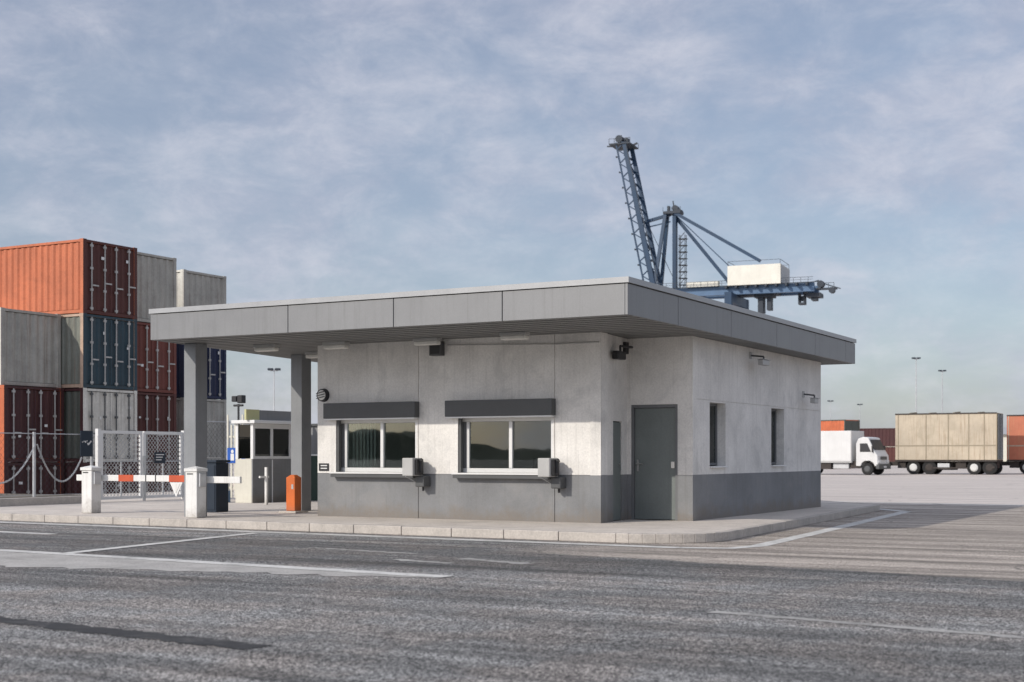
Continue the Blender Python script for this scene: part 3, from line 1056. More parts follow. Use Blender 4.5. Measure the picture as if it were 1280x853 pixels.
for y in (-0.06, 3.14):
    MB().box(-0.05, 0.05, y, y + 0.1, 0.0, 1.9).build('gate_post', 'alu', t)
MB().box(0.04, 0.09, 1.56, 1.62, 0.0, 1.2).build('drop_bolt', 'galv', t)
t = thing('gate_sign', 'small blue notice hanging on the mesh of the gate leaf nearest the front column', 'sign', W(FU + 0.05, 5.75, 1.15), TH)
MB().box(0.0, 0.01, 0, 0.42, 0, 0.3).build('plate', 'navy', t)
m = MB()
for k in range(3):
    m.box(0.0105, 0.013, 0.05, 0.36 - 0.05 * k, 0.22 - 0.07 * k, 0.245 - 0.07 * k)
m.build('lettering', 'alu', t)


def fence(label, y0, y1, posts, zb, zt, group='wire mesh fences'):
    t = thing('mesh_fence', label, 'fence', W(FU, y0, zb), TH, group)
    L = y1 - y0
    mesh_wires(MB(), 0.0, L, 0.03, zt - 0.02, 0.11, 0.003).build('wire_mesh', 'postblack', t)
    m = MB().tube((0, 0, zt - 0.02), (0, L, zt - 0.02), 0.012, n=6)
    m.build('top_wire', 'galv', t)
    m = MB().tube((0, 0, 0.04), (0, L, 0.04), 0.006, n=5)
    m.build('bottom_wire', 'galv', t)
    for y in posts:
        MB().tube((0.03, y - y0, 0), (0.03, y - y0, zt + 0.02), 0.04, n=12).build('fence_post', 'galv', t, smooth=True)
    return t


fence('low wire mesh fence hung with sagging chains, left of the gate', -1.0, 3.62, (-0.55, 1.62, 3.5), 0.345, 1.57)
fence('tall wire mesh fence running from the gate towards the booth', 7.0, 11.6, (7.35, 8.8, 10.2, 11.5), 0.15, 2.2)


def chain(label, a, b, sag):
    t = MB()
    a, b = Vector(a), Vector(b)
    n = 40
    prev = None
    pts = []
    for i in range(n + 1):
        s = i / n
        p = a.lerp(b, s)
        p.z -= sag * 4 * s * (1 - s)
        pts.append(p)
    base = pts[0].copy()
    for i in range(n):
        p, q = pts[i], pts[i + 1]
        d = (q - p).normalized()
        side_ = Vector((1, 0, 0)) if i % 2 == 0 else d.cross(Vector((1, 0, 0))).normalized()
        e = (q - p) * 0.12
        o = side_ * 0.016
        for sg in (1, -1):
            t.tube(p - e + o * sg, q + e + o * sg, 0.009, n=5)
        t.tube(p - e - o, p - e + o, 0.009, n=5)
        t.tube(q + e - o, q + e + o, 0.009, n=5)
    ob = t.build('chain', 'galv')
    ob.location = W(FU + 0.09, 0, 0)
    ob.rotation_euler = (0, 0, TH)
    tag(ob, label, 'chain', 'chains hung along the fence')


chain('sagging chain on the left fence, from the picture edge to the fence post', (0, -0.5, 1.50), (0, 1.60, 1.62), 0.86)
chain('sagging chain on the left fence, between its post and the blue notice', (0, 1.66, 1.62), (0, 3.1, 1.30), 0.74)

t = thing('blue_notice', 'upright blue notice with white scribble on the fence left of the gate', 'sign', W(FU + 0.06, 3.08, 1.33), TH)
MB().box(0, 0.015, 0, 0.42, 0, 0.66).build('plate', 'navy', t)
m = MB()
for y, z, h in ((0.05, 0.36, 0.02), (0.10, 0.38, 0.02), (0.15, 0.35, 0.05), (0.2, 0.39, 0.02)):
    m.box(0.0155, 0.019, y, y + 0.035, z, z + h)
m.beam((0.018, 0.26, 0.30), (0.018, 0.36, 0.40), 0.006, 0.035)
m.beam((0.018, 0.26, 0.30), (0.018, 0.24, 0.35), 0.006, 0.035)
m.build('lettering', 'alu', t)

# picket fence by the booth, with a blue safety sign on it
t = thing('picket_fence', 'pale steel picket fence just left of the guard booth', 'fence', W(-14.75, 7.2, 0.15), TH)
m = MB()
for k in range(11):
    m.box(k * 0.13, k * 0.13 + 0.05, -0.012, 0.012, 0.05, 2.05 + (0.28 if k % 4 == 0 else 0.0))
m.build('picket', 'cream', t)
MB().box(0, 1.4, 0.014, 0.05, 0.3, 0.35).build('lower_rail', 'cream', t)
MB().box(0, 1.4, 0.014, 0.05, 1.7, 1.75).build('upper_rail', 'cream', t)
t = thing('safety_sign', 'blue safety sign with white figures on the picket fence', 'sign', W(-14.72, 7.17, 1.15), TH)
MB().box(0, 0.62, 0, 0.012, 0, 0.42).build('plate', 'blue', t)
m = MB()
for x in (0.1, 0.36):
    m.tube((x + 0.08, -0.0005, 0.32), (x + 0.08, -0.004, 0.32), 0.05, n=14)
    m.box(x + 0.02, x + 0.14, -0.004, -0.0005, 0.07, 0.26)
m.build('figure', 'alu', t)
t = thing('parked_scooter_box', 'pale blue plastic crate on the ground behind the barrier', 'crate', W(-13.4, 5.2, 0.15), TH)
t.name = 'plastic_crate'
m = MB()
m.box(-0.3, 0.3, -0.2, 0.2, 0.0, 0.03)
for x in (-0.3, 0.275):
    m.box(x, x + 0.025, -0.2, 0.2, 0.03, 0.3)
for y in (-0.2, 0.175):
    m.box(-0.275, 0.275, y, y + 0.025, 0.03, 0.3)
m.build('crate_shell', 'cpale', t)

# ------------------------------------------------------------------ shipping containers
CWID, CH = 2.6, 2.59


def corr(mb, x0, x1, z0, z1, y, depth, period, m=0, along='x'):
    """vertical trapezoid ribs; along x at plane y (or along y at plane x)"""
    prof = []
    x = x0
    while x < x1 - 1e-6:
        for fr, d in ((0.0, 0.0), (0.28, 0.0), (0.5, 1.0), (0.78, 1.0)):
            xx = min(x + fr * period, x1)
            prof.append((xx, d * depth))
        x += period
    prof.append((x1, 0.0))
    vs = []
    for xx, d in prof:
        for z in (z0, z1):
            vs.append((xx, y + d, z) if along == 'x' else (y - d, xx, z))
    fs = [(2 * i, 2 * i + 2, 2 * i + 3, 2 * i + 1) for i in range(len(prof) - 1)]
    mb.add(vs, fs, m)


def container(label, u, v, z, side_m, end_m, door=True, L=6.06, frame_m=None, rod='rod', rz=0.0, marks=True):
    t = thing('shipping_container', label, 'container', W(u, v, z), TH + rz, 'stacked shipping containers')
    fm = frame_m or side_m
    p = 0.14
    m = MB()
    corr(m, -L + p, -p, 0.15, CH - 0.12, 0.02, 0.045, 0.30)
    corr(m, -L + p, -p, 0.15, CH - 0.12, CWID - 0.065, 0.045, 0.30)
    m.add([(-L + 0.04, 0.03, CH - 0.03), (-0.04, 0.03, CH - 0.03), (-0.04, CWID - 0.03, CH - 0.03), (-L + 0.04, CWID - 0.03, CH - 0.03)], [(0, 1, 2, 3)])
    m.add([(-L + 0.04, p, 0.12), (-L + 0.04, CWID - p, 0.12), (-L + 0.04, CWID - p, CH - 0.12), (-L + 0.04, p, CH - 0.12)], [(0, 1, 2, 3)])
    m.box(-L + 0.05, -0.05, 0.08, CWID - 0.08, 0.08, 0.14)
    m.build('body', side_m, t)
    f = MB()
    for x in (-L, -p):
        for y in (0.0, CWID - p):
            f.box(x, x + p, y, y + p, 0.11, CH - 0.11)
    for z0, z1 in ((0.0, 0.15), (CH - 0.12, CH)):
        for y in (0.0, CWID - 0.09):
            f.box(-L + p, -p, y + 0.01, y + 0.08, z0 + 0.02, z1 - 0.015)
        for x in (-L + 0.01, -0.1):
            f.box(x, x + 0.09, p, CWID - p, z0 + 0.02, z1 - 0.015)
    for x in (-L - 0.004, -0.176):
        for y in (-0.004, CWID - 0.166):
            for z0 in (0.0, CH - 0.118):
                f.box(x, x + 0.18, y, y + 0.17, z0, z0 + 0.118)
    fo = f.build('frame', [fm, end_m], t)
    for pl in fo.data.polygons:  # outer end faces take end_m, putting their shade into the frame colour
        if pl.normal.x > 0.5 and pl.center.x > -0.3:
            pl.material_index = 1
    if door:
        for y0, y1 in ((p, CWID / 2 - 0.01), (CWID / 2 + 0.01, CWID - p)):
            d = MB()
            corr(d, y0, y1, 0.15, CH - 0.12, -0.03, 0.035, 0.29, along='y')
            dd = d.build('door', end_m, t)
            for fr in (0.22, 0.76):
                y = y0 + (y1 - y0) * fr
                r = MB().tube((0.01, y, 0.12), (0.01, y, CH - 0.1), 0.024, n=7)
                for zz in (0.2, 0.85, 1.6, CH - 0.2):
                    r.box(-0.02, 0.03, y - 0.06, y + 0.06, zz - 0.04, zz + 0.04)
                r.build('lock_rod', rod, dd)
                h = MB().box(0.03, 0.05, y + 0.01, y + 0.30, 0.98 + 0.12 * (fr > 0.5), 1.03 + 0.12 * (fr > 0.5))
                h.build('door_handle', rod, dd)
            if marks:
                q = MB()
                for k in range(1):
                    yy = y0 + random.uniform(0.3, 0.85)
                    zz = random.uniform(0.6, 2.1)
                    q.box(0.004, 0.008, yy, yy + random.uniform(0.08, 0.16), zz, zz + random.uniform(0.06, 0.12))
                q.build('door_marking', 'alu', dd)
    else:
        d = MB()
        corr(d, p, CWID - p, 0.15, CH - 0.12, -0.03, 0.05, 0.33, along='y')
        d.build('end_panel', end_m, t)
    return t


ZR = [8.89 - CH * (k + 1) for k in range(4)]       # bottoms of the four tiers, top first
A = (-25.64, 12.42)
container('faded orange container with rusty doors coloured dark for shade, topmost of the nearest corner stack', A[0], A[1], ZR[0], 'c_orange', 'c_rust', L=12.19)  # dark end colour includes the shade of the face turned from the sun
container('pale sided container with dark blue doors, right under the topmost orange container', A[0], A[1], ZR[1], 'c_sage_shadow', 'c_blue', frame_m='c_tan')
container('container with off white doors under the one with dark blue doors', A[0], A[1], ZR[2], 'c_olive', 'c_pale', frame_m='c_maroon', rod='shutter')  # dark side colour stands in for the shadow lying on this front
container('ground tier container hidden behind the fence under the off white doors', A[0], A[1], ZR[3], 'c_maroon', 'c_maroon')
B = (-26.2, 15.08)
container('weathered grey container with ribbed end, topmost between orange and white ones', B[0], B[1], ZR[0], 'c_grey', 'c_grey', door=False)
container('brown container with pale door rods partly behind the roof corner, under the weathered grey one', B[0], B[1], ZR[1], 'c_brown', 'c_brown')
container('dark brown container left of the front column, right of the off white doors', B[0], B[1], ZR[2], 'c_rust', 'c_rust')
container('ground tier container behind the gate, under the dark brown one', B[0], B[1], ZR[3], 'c_maroon', 'c_rust')
Cc = (-28.1, 20.17)
container('dirty white container with ribbed end, topmost of the stack farthest right', Cc[0], Cc[1], ZR[0], 'c_white', 'c_grey', door=False)  # grey end is the white paint with shade coloured in
container('navy blue container with pale door rods seen beside the front column', Cc[0], Cc[1], ZR[1], 'c_navy', 'c_navy')
container('light grey container with ribbed end under the navy blue one', Cc[0], Cc[1], ZR[2], 'c_grey', 'c_grey', door=False)
container('ground tier container under the light grey one beside the front column', Cc[0], Cc[1], ZR[3], 'c_olive', 'c_olive', door=False)
X = (-26.65, 9.76)
container('pale grey container with ribbed end at the left picture edge, second tier from the top', X[0], X[1], ZR[1], 'c_white', 'c_grey', door=False)  # white lit side, grey end: shade painted as a second colour
container('orange red container with dark maroon doors at the left edge, under the pale grey one', X[0] + 0.15, X[1], ZR[2], 'c_red', 'c_maroon')
container('ground tier container with dark maroon doors behind the chained fence', X[0] + 0.15, X[1], ZR[3], 'c_red', 'c_maroon')

# ------------------------------------------------------------------ quay crane
CA = -R(22)
t = thing('quay_crane', 'tall blue ship to shore crane with raised boom rising behind the roof', 'crane', (36.2, 330, 0), CA)
HB = 38.6
# raised boom
m = MB()
foot, tip = Vector((-2.2, 0, 39.0)), Vector((-9.9, 0, 76.2))
for y in (-3.1, 3.1):
    m.beam(foot + Vector((-1.2, y, 0)), tip + Vector((-1.1, y, 0)), 0.35, 0.35)
    m.beam(foot + Vector((1.1, y, 0)), tip + Vector((0.9, y, 0)), 0.95, 0.6)
    k = 22
    for i in range(k):
        a = foot.lerp(tip, i / k) + Vector((-1.2 if i % 2 else 1.1, y, 0))
        b = foot.lerp(tip, (i + 1) / k) + Vector((1.1 if i % 2 else -1.2, y, 0))
        m.beam(a, b, 0.26)
for i in range(0, 13):
    a = foot.lerp(tip, i / 12)
    m.beam(a + Vector((0.4, -3.1, 0)), a + Vector((0.4, 3.1, 0)), 0.35)
    if i < 12:
        b = foot.lerp(tip, (i + 1) / 12)
        m.beam(a + Vector((0.4, -3.1 if i % 2 else 3.1, 0)), b + Vector((0.4, 3.1 if i % 2 else -3.1, 0)), 0.22)
boom = m.build('boom', 'cblue', t)
m = MB()
for i in range(9):
    a = foot.lerp(tip, 0.1 + i * 0.1)
    m.box(a.x - 1.7, a.x - 1.4, -3.8, -3.3, a.z, a.z + 0.35)
m.beam(foot + Vector((1.8, -3.6, 3)), tip + Vector((1.6, -3.6, -1)), 0.16)
m.build('walkway', 'cdark', boom)
m = MB()
m.box(-12.6, -7.4, -3.6, 3.6, 75.7, 76.0)
for x in (-12.6, -11.3, -10.0, -8.7, -7.4):
    m.beam((x, -3.5, 76), (x, -3.5, 77.1), 0.1)
    m.beam((x, 3.5, 76), (x, 3.5, 77.1), 0.1)
m.beam((-12.6, -3.5, 77.1), (-7.4, -3.5, 77.1), 0.1)
m.beam((-14.2, 0, 76.2), (-12.0, 0, 76.0), 0.3)
m.tube((-10.6, -2.2, 77.3), (-10.6, 2.2, 77.3), 0.9, n=12)
m.box(-9.3, -8.7, -1.0, 1.0, 76.0, 77.6)
m.beam((-11.6, 0, 76), (-10.6, 0, 78.6), 0.25)
m.beam((-7.6, 0, 76), (-6.6, 0, 76.4), 0.4)
m.build('boom_tip_platform', 'cdark', boom)
# A frame
m = MB()
AP = Vector((2.2, 0, 58.6))
for y in (-1.0, 1.0):
    m.beam((-1.9, y * 3.2, 39), AP + Vector((-1.6, y, 0)), 0.75)
    m.beam((2.7, y * 0.4, 39), AP + Vector((0.5, y * 0.4, 0.4)), 0.85)
m.beam((-4.2, 0, 57.4), AP + Vector((-0.6, 0, 0.1)), 0.75, 0.7)
m.beam((-4.2, 0, 56.0), AP + Vector((-0.6, 0, -1.6)), 0.25, 0.25)
m.build('a_frame', 'cblue', t)
m = MB()
m.box(0.2, 4.4, -1.6, 1.6, 58.7, 59.3)
m.box(0.9, 1.4, -0.5, 0.5, 59.3, 60.7)
m.beam((2.6, 0, 59.3), (2.2, 0, 61.9), 0.25)
m.tube((2.9, -0.9, 60.0), (2.9, 0.9, 60.0), 0.75, n=14)
m.tube((3.9, -0.9, 59.2), (3.9, 0.9, 59.2), 0.6, n=14)
for x in (0.2, 2.2, 4.4):
    m.beam((x, -1.6, 59.3), (x, -1.6, 60.3), 0.09)
m.build('apex_platform', 'cdark', t)
for a, b, w in (((3.0, -1.0, 58.8), (23.4, -1.5, 46.3), 0.75), ((2.6, 0.8, 58.2), (16.6, 1.2, 40.6), 0.75), ((2.8, 0, 58.5), (17.5, 0, 44.0), 0.22)):
    MB().beam(a, b, w).build('backstay', 'cblue', t)
for a, b in (((-3.6, 0, 56), (3.4, 0.5, 41)), ((-5.2, 0, 57.5), (1.2, 0, 58.6))):
    MB().beam(a, b, 0.12).build('rope', 'cdark', t)
# stair tower
m = MB()
for y in (-1.8, -0.6):
    for x in (4.2, 5.6):
        m.beam((x, y, 38), (x, y, 53.5), 0.14)
for k in range(10):
    z = 38.5 + k * 1.55
    m.box(4.0, 5.9, -2.0, -0.4, z, z + 0.14)
    m.beam((4.2, -1.9, z), (5.6, -1.9, z + 1.55), 0.2, 0.12)
m.build('stair_tower', 'cdark', t)
# girders and what hangs on them
for y in (-3.1, 3.1):
    MB().box(-3.2, 36.0, y - 0.7, y + 0.7, HB, HB + 1.9).build('girder', 'cpale', t)
m = MB()
for x in (-3, 8, 20, 33):
    m.box(x, x + 0.8, -2.4, 2.4, HB + 0.2, HB + 1.5)
m.box(-3, 36, -5.0, -4.0, HB + 1.9, HB + 2.0)
for k in range(24):
    m.beam((-3 + k * 1.65, -5.0, HB + 2), (-3 + k * 1.65, -5.0, HB + 3.1), 0.08)
m.beam((-3, -5, HB + 3.1), (36, -5, HB + 3.1), 0.09)
m.beam((-3, -5, HB + 2.55), (36, -5, HB + 2.55), 0.07)
m.build('cross_beam', 'cdark', t)
m = MB()
m.box(6.5, 14.0, -4.0, -2.0, HB + 2.0, HB + 3.3)
m.build('cable_tray', 'cwhite', t)
house = MB().box(16.6, 28.8, -5.4, 5.4, HB + 1.9, HB + 6.4).build('machinery_house', 'cwhite', t)
MB().box(28.82, 28.9, -5.2, 5.2, HB + 2.1, HB + 6.2).build('end_shade_sheet', 'greyp', house)  # flat grey sheet, puts the shade of the house end into colour
m = MB()
for x in (16.7, 28.7):
    for y in (-5.3, 5.3):
        m.beam((x, y, HB + 6.4), (x, y, HB + 7.4), 0.08)
m.beam((16.7, -5.3, HB + 7.4), (28.7, -5.3, HB + 7.4), 0.08)
m.beam((16.7, 5.3, HB + 7.4), (28.7, 5.3, HB + 7.4), 0.08)
m.beam((28.7, -5.3, HB + 7.4), (28.7, 5.3, HB + 7.4), 0.08)
m.beam((16.7, -5.3, HB + 7.4), (16.7, 5.3, HB + 7.4), 0.08)
m.build('roof_rail', 'cdark', house)
m = MB()
for k in range(9):
    x = 16.0 + 2.3 * k
    m.box(x, x + 0.5, -5.6, 5.6, HB + 1.3, HB + 1.88)
m.box(18.5, 27.5, -2.0, 2.0, HB - 0.2, HB + 1.5)
m.build('house_bearer', 'cdark', t)
m = MB()
m.box(22.8, 24.0, -1.5, 1.5, HB - 4.2, HB)
m.box(24.8, 25.8, -1.2, 1.2, HB - 3.6, HB)
m.box(22.0, 26.4, -1.8, 1.8, HB - 0.7, HB - 0.1)
m.build('trolley', 'cdark', t)
m = MB()
m.box(32.0, 32.3, -1.2, 1.2, HB - 2.2, HB)
m.box(33.2, 33.5, -1.2, 1.2, HB - 2.2, HB)
m.box(32.0, 33.5, -1.2, 1.2, HB - 2.6, HB - 2.2)
m.tube((32.75, -0.5, HB - 1.2), (32.75, 0.5, HB - 1.2), 0.6, n=12)
m.build('hoist_block', 'cdark', t)
m = MB()
m.box(34.0, 37.2, -2.2, 2.2, HB - 1.1, HB - 0.2)
m.box(35.0, 36.2, -1.5, 1.5, HB - 1.8, HB - 1.1)
m.box(36.0, 40.6, -0.6, 0.6, HB + 0.6, HB + 1.0)
for x in (36.4, 37.6, 38.8, 40.0):
    m.beam((x, -0.6, HB + 1.0), (x, -0.6, HB + 2.1), 0.1)
m.beam((36.4, -0.6, HB + 2.1), (40.0, -0.6, HB + 2.1), 0.1)
m.tube((37.0, -1.0, HB + 1.9), (37.0, 1.0, HB + 1.9), 0.8, n=12)
m.tube((39.5, -0.8, HB + 0.4), (39.5, 0.8, HB + 0.4), 0.7, n=12)
m.beam((36, 0, HB + 2.6), (41.4, 0, HB + 0.7), 0.22)
m.beam((33, 0, HB + 1.9), (36.5, 0, HB + 2.8), 0.25)
m.build('tail_platform', 'cdark', t)
# portal legs
for x in (-2.2, 17.6):
    for y in (-8.5, 8.5):
        MB().box(x - 0.8, x + 0.8, y - 0.8, y + 0.8, 1.8, HB).build('leg', 'cblue', t)
m = MB()
for x in (-2.2, 17.6):
    m.box(x - 0.7, x + 0.7, -7.7, 7.7, 13, 15)
    m.box(x - 0.7, x + 0.7, -7.7, 7.7, HB - 2.2, HB - 0.01)
    m.box(x - 0.9, x + 0.9, -11, 11, 0.6, 1.8)
for y in (-8.5, 8.5):
    m.box(-1.4, 16.8, y - 0.6, y + 0.6, 13, 15)
    m.beam((-1.8, y, 15), (17, y, HB - 3), 0.9)
m.build('portal_beam', 'cblue', t)
m = MB()
for x in (-2.2, 17.6):
    for y in (-9.5, -7.5, 7.5, 9.5):
        m.tube((x - 0.3, y, 0.35), (x + 0.3, y, 0.35), 0.35, n=12)
m.build('bogie_wheel', 'cdark', t)


# ------------------------------------------------------------------ vehicles
def wheel(t, x, y, r, w, hub='hub'):
    m = MB().tube((x, y - w / 2, r), (x, y + w / 2, r), r, n=24)
    wo = m.build('wheel', 'tyre', t, bevel=0.03)
    s = -1 if y < 0 else 1
    m = MB().tube((x, y + s * w / 2, r), (x, y + s * (w / 2 + 0.05), r), r * 0.56, r * 0.38, n=18)
    m.build('rim', hub, wo)


def box_truck(label, loc, rz):
    t = thing('box_truck', label, 'truck', loc, rz, 'lorries parked at the back of the yard')
    # x forward, y left; camera sees the -y side and the front
    hw = 1.08
    body = [(-1.45, 0.62), (-1.45, 2.2), (-1.3, 2.55), (-0.95, 2.68), (-0.55, 2.62), (-0.12, 1.72), (0.12, 1.35), (0.16, 0.62), (-0.08, 0.62),
            (-0.2, 0.86), (-0.45, 1.0), (-0.8, 1.0), (-1.02, 0.84), (-1.1, 0.62)]
    cab = MB().xprism(body, -hw, hw).build('cab', 'truckwhite', t, bevel=0.05)
    m = MB()
    a, b = Vector((-0.50, 0, 2.47)), Vector((-0.15, 0, 1.76))
    n = Vector((0.93, 0, 0.36)) * 0.03
    vs = []
    for off in (n * 0.2, n * 1.6):
        vs += [a + off + Vector((0, -hw + 0.12, 0)), a + off + Vector((0, hw - 0.12, 0)), b + off + Vector((0, hw - 0.06, 0)), b + off + Vector((0, -hw + 0.06, 0))]
    m.add(vs, [(0, 1, 2, 3), (7, 6, 5, 4), (0, 4, 5, 1), (1, 5, 6, 2), (2, 6, 7, 3), (3, 7, 4, 0)])
    m.build('windscreen', 'blackp', cab)
    for s in (-1, 1):
        y0, y1 = sorted((s * (hw + 0.004), s * (hw + 0.012)))
        m = MB().xprism([(-1.15, 1.62), (-1.15, 2.22), (-0.62, 2.22), (-0.34, 1.62)], y0, y1)
        d = MB().xprism([(-1.22, 1.0), (-1.22, 2.3), (-0.58, 2.3), (-0.24, 1.6), (-0.24, 1.02)], min(s * (hw - 0.01), s * (hw + 0.003)), max(s * (hw - 0.01), s * (hw + 0.003))).build('door', 'truckwhite', cab)
        m.build('window', 'blackp', d)
        m = MB().box(-0.25, -0.17, s * (hw + 0.08) - 0.06, s * (hw + 0.08) + 0.06, 1.6, 2.05)
        m.beam((-0.3, s * hw, 1.95), (-0.22, s * (hw + 0.08), 1.95), 0.03)
        m.build('mirror', 'blackp', cab)
        MB().box(0.14, 0.20, s * 0.78 - 0.2, s * 0.78 + 0.2, 0.86, 1.04).build('headlight', 'alu', cab, bevel=0.02)
    MB().box(0.163, 0.19, -0.55, 0.55, 1.08, 1.3).build('grille', 'shutter', cab)
    m = MB().box(0.0, 0.26, -hw, hw, 0.42, 0.78)
    m.build('bumper', 'shutter', t, bevel=0.04)
    MB().box(0.262, 0.28, -0.26, 0.26, 0.52, 0.63).build('number_plate', 'alu', t)
    MB().box(-7.2, -0.1, -0.42, 0.42, 0.55, 0.8).build('chassis', 'chassis', t)
    m = MB()
    m.box(-7.0, -1.75, -1.2, 1.2, 0.98, 3.12)
    bx = m.build('cargo_box', 'truckwhite', t, bevel=0.02)
    m = MB()
    m.box(-7.03, -1.72, -1.225, 1.225, 0.86, 0.977)
    for x in (-7.03, -1.78):
        m.box(x, x + 0.06, -1.225, -1.19, 0.98, 3.1)
    m.build('edge_rail', 'greyp', bx)
    m = MB()
    m.box(-4.4, -3.3, -1.1, 1.1, 0.4, 0.86)
    m.box(-6.9, -5.8, -1.1, 1.1, 0.5, 0.86)
    m.box(-1.9, -1.1, -0.95, 0.95, 0.5, 0.97)
    m.build('side_guard', 'chassis', t)
    MB().box(-3.2, -2.0, -1.0, -0.6, 0.42, 0.85).build('fuel_tank', 'galv', t, bevel=0.05)
    for x in (-0.62, -5.2):
        for y in (-0.95, 0.95):
            wheel(t, x, y, 0.42, 0.26, 'shutter' if x > -1 else 'hub')
    m = MB()
    for s in (-1, 1):
        m.box(-5.8, -4.6, s * 0.95 - 0.17, s * 0.95 + 0.17, 0.88, 0.92)
    m.build('mudguard', 'chassis', t)
    return t


box_truck('white box truck with dark windscreen parked right of the gatehouse', (26.0, 97.5, 0), -R(36))


def trailer(label, loc, rz, L, H, m_body, m_post, posts, wheels):
    t = thing('cargo_trailer', label, 'trailer', loc, rz, 'lorries parked at the back of the yard')
    bd = MB().box(-L, 0, -1.25, 1.25, 1.05, H).build('cargo_body', m_body, t, bevel=0.02)
    m = MB()
    for x in posts:
        m.box(-L * x - 0.03, -L * x + 0.03, -1.275, -1.252, 1.06, H - 0.02)
    m.box(-L + 0.02, -0.02, -1.27, -1.252, 2.05, 2.13)
    m.build('strap', m_post, bd)
    m = MB().box(-L - 0.01, 0.01, -1.29, 1.29, 0.93, 1.045)
    m.box(-L - 0.01, 0.01, -1.29, -1.253, H - 0.06, H + 0.03)
    m.build('side_rail', 'chassis', bd)
    m = MB()
    for k, x in enumerate((0.18, 0.42, 0.66, 0.86)):
        xx = -L * x
        m.beam((xx, -1.1, H + 0.02), (xx, 1.1, H + 0.1 + 0.04 * (k % 2)), 0.1)
    m.build('roof_hoop', 'tarpdark', bd)
    if H > 4:
        m = MB()
        m.box(0.012, 0.03, -1.2, -0.03, 1.1, H - 0.05)
        m.box(0.012, 0.03, 0.03, 1.2, 1.1, H - 0.05)
        m.build('rear_door', 'green', bd)
        m = MB()
        for y in (-0.9, -0.3, 0.3, 0.9):
            m.tube((0.05, y, 1.1), (0.05, y, H - 0.1), 0.03, n=6)
        m.build('door_rod', 'galv', bd)
    MB().box(-L - 0.9, -0.1, -0.5, 0.5, 0.62, 0.92).build('chassis', 'chassis', t)
    m = MB().beam((-L - 0.9, -0.3, 0.75), (-L - 2.3, 0.0, 0.6), 0.14)
    m.beam((-L - 0.9, 0.3, 0.75), (-L - 2.3, 0.0, 0.6), 0.14)
    m.box(-L - 0.85, -L - 0.5, -0.9, -0.55, 0.4, 0.9)
    m.build('drawbar', 'chassis', t)
    m = MB()
    m.box(-L * 0.60, -L * 0.44, -0.7, 1.1, 0.32, 0.9)
    m.box(-L * 0.40, -L * 0.30, -1.1, 1.1, 0.42, 0.92)
    m.box(-L * 0.98, -L * 0.90, -1.1, 1.1, 0.45, 0.92)
    m.box(-L * 0.62, -L * 0.28, -1.22, -1.18, 0.42, 0.52)
    m.build('side_guard', 'chassis', t)
    MB().box(-L * 0.58, -L * 0.46, -1.15, -0.75, 0.40, 0.80).build('tool_box', 'galv', t, bevel=0.03)
    m = MB()
    m.box(-L * 0.06, -L * 0.02, -1.25, 1.25, 0.45, 0.6)
    m.box(-L * 0.06, -L * 0.02, -0.8, -0.7, 0.6, 0.92)
    m.box(-L * 0.06, -L * 0.02, 0.7, 0.8, 0.6, 0.92)
    m.build('underrun_bar', 'chassis', t)
    for x, hub in wheels:
        for y in (-1.02, 1.02):
            wheel(t, -L * x, y, 0.5, 0.34, hub)
    return t


trailer('long beige tarpaulin trailer with dark straps parked beside the white truck', (35.07, 99.6, 0), TH, 7.15, 4.42, 'tarp', 'tarpdark',
        (0.0, 0.12, 0.27, 0.47, 0.69, 0.97), ((0.82, 'hub'), (0.66, 'chassis'), (0.22, 'hub'), (0.07, 'chassis')))
trailer('red trailer with a pale corner edge at the right picture edge behind the beige one', (44.9, 99.9, 0), TH, 8.6, 4.36, 'trailred', 'tarp',
        (0.985, 0.5), ((0.84, 'hub'), (0.62, 'chassis'), (0.3, 'hub')))

# rows beyond the lorries
BGK = 'containers beyond the lorries'


def far_container(label, loc, rz, L, sm, em):
    t = thing('far_container', label, 'container', loc, rz, BGK)
    m = MB()
    corr(m, -L + 0.12, -0.12, 0.15, CH - 0.12, 0.02, 0.05, 0.5)
    m.box(-L + 0.1, -0.06, 0.08, 2.36, 0.05, CH - 0.02)
    m.build('body', sm, t)
    f = MB()
    for x in (-L, -0.12):
        for y in (0, 2.32):
            f.box(x, x + 0.12, y, y + 0.12, 0, CH)
    f.box(-L + 0.12, -0.12, 0.0, 0.075, CH - 0.1, CH)
    f.build('frame', em, t)
    d = MB()
    for y in (0.14, 1.22):
        d.box(-0.055, -0.03, y, y + 1.06, 0.15, CH - 0.12)
    d.build('door', em, t)
    return t


far_container('orange red container with dark doors raised above the white truck roof', (35.2, 146.5, CH + 0.01), TH - R(24), 12.19, 'c_red', 'c_olive')
far_container('dark container carrying the orange red one behind the white truck', (35.2, 146.5, 0.0), TH - R(24), 12.19, 'c_brown', 'c_olive')
far_container('rusty dark container in the gap between white truck and beige trailer', (57.0, 190, 0.0), TH, 12.19, 'c_rust', 'c_maroon')
far_container('maroon container stacked above the rusty one in the gap between truck and trailer', (56.7, 190, CH + 0.01), TH, 12.19, 'c_maroon', 'c_maroon')

t = thing('warehouse', 'long pale low warehouse far behind the parked lorries', 'warehouse', (70, 236, 0), TH)
MB().box(-26, 60, 0, 22, 0, 4.9).build('wall', 'cream', t)
m = MB()
m.add([(-27, -0.8, 4.9), (61, -0.8, 4.9), (61, 11, 6.3), (-27, 11, 6.3), (61, 22.8, 4.9), (-27, 22.8, 4.9)], [(0, 1, 2, 3), (3, 2, 4, 5), (0, 3, 5), (1, 4, 2), (0, 5, 4, 1)])
m.build('roof', 'greyp', t)
for k in range(8):
    MB().box(-22 + k * 10, -17 + k * 10, -0.06, -0.004, 0, 4.0).build('door', 'shutter', t)


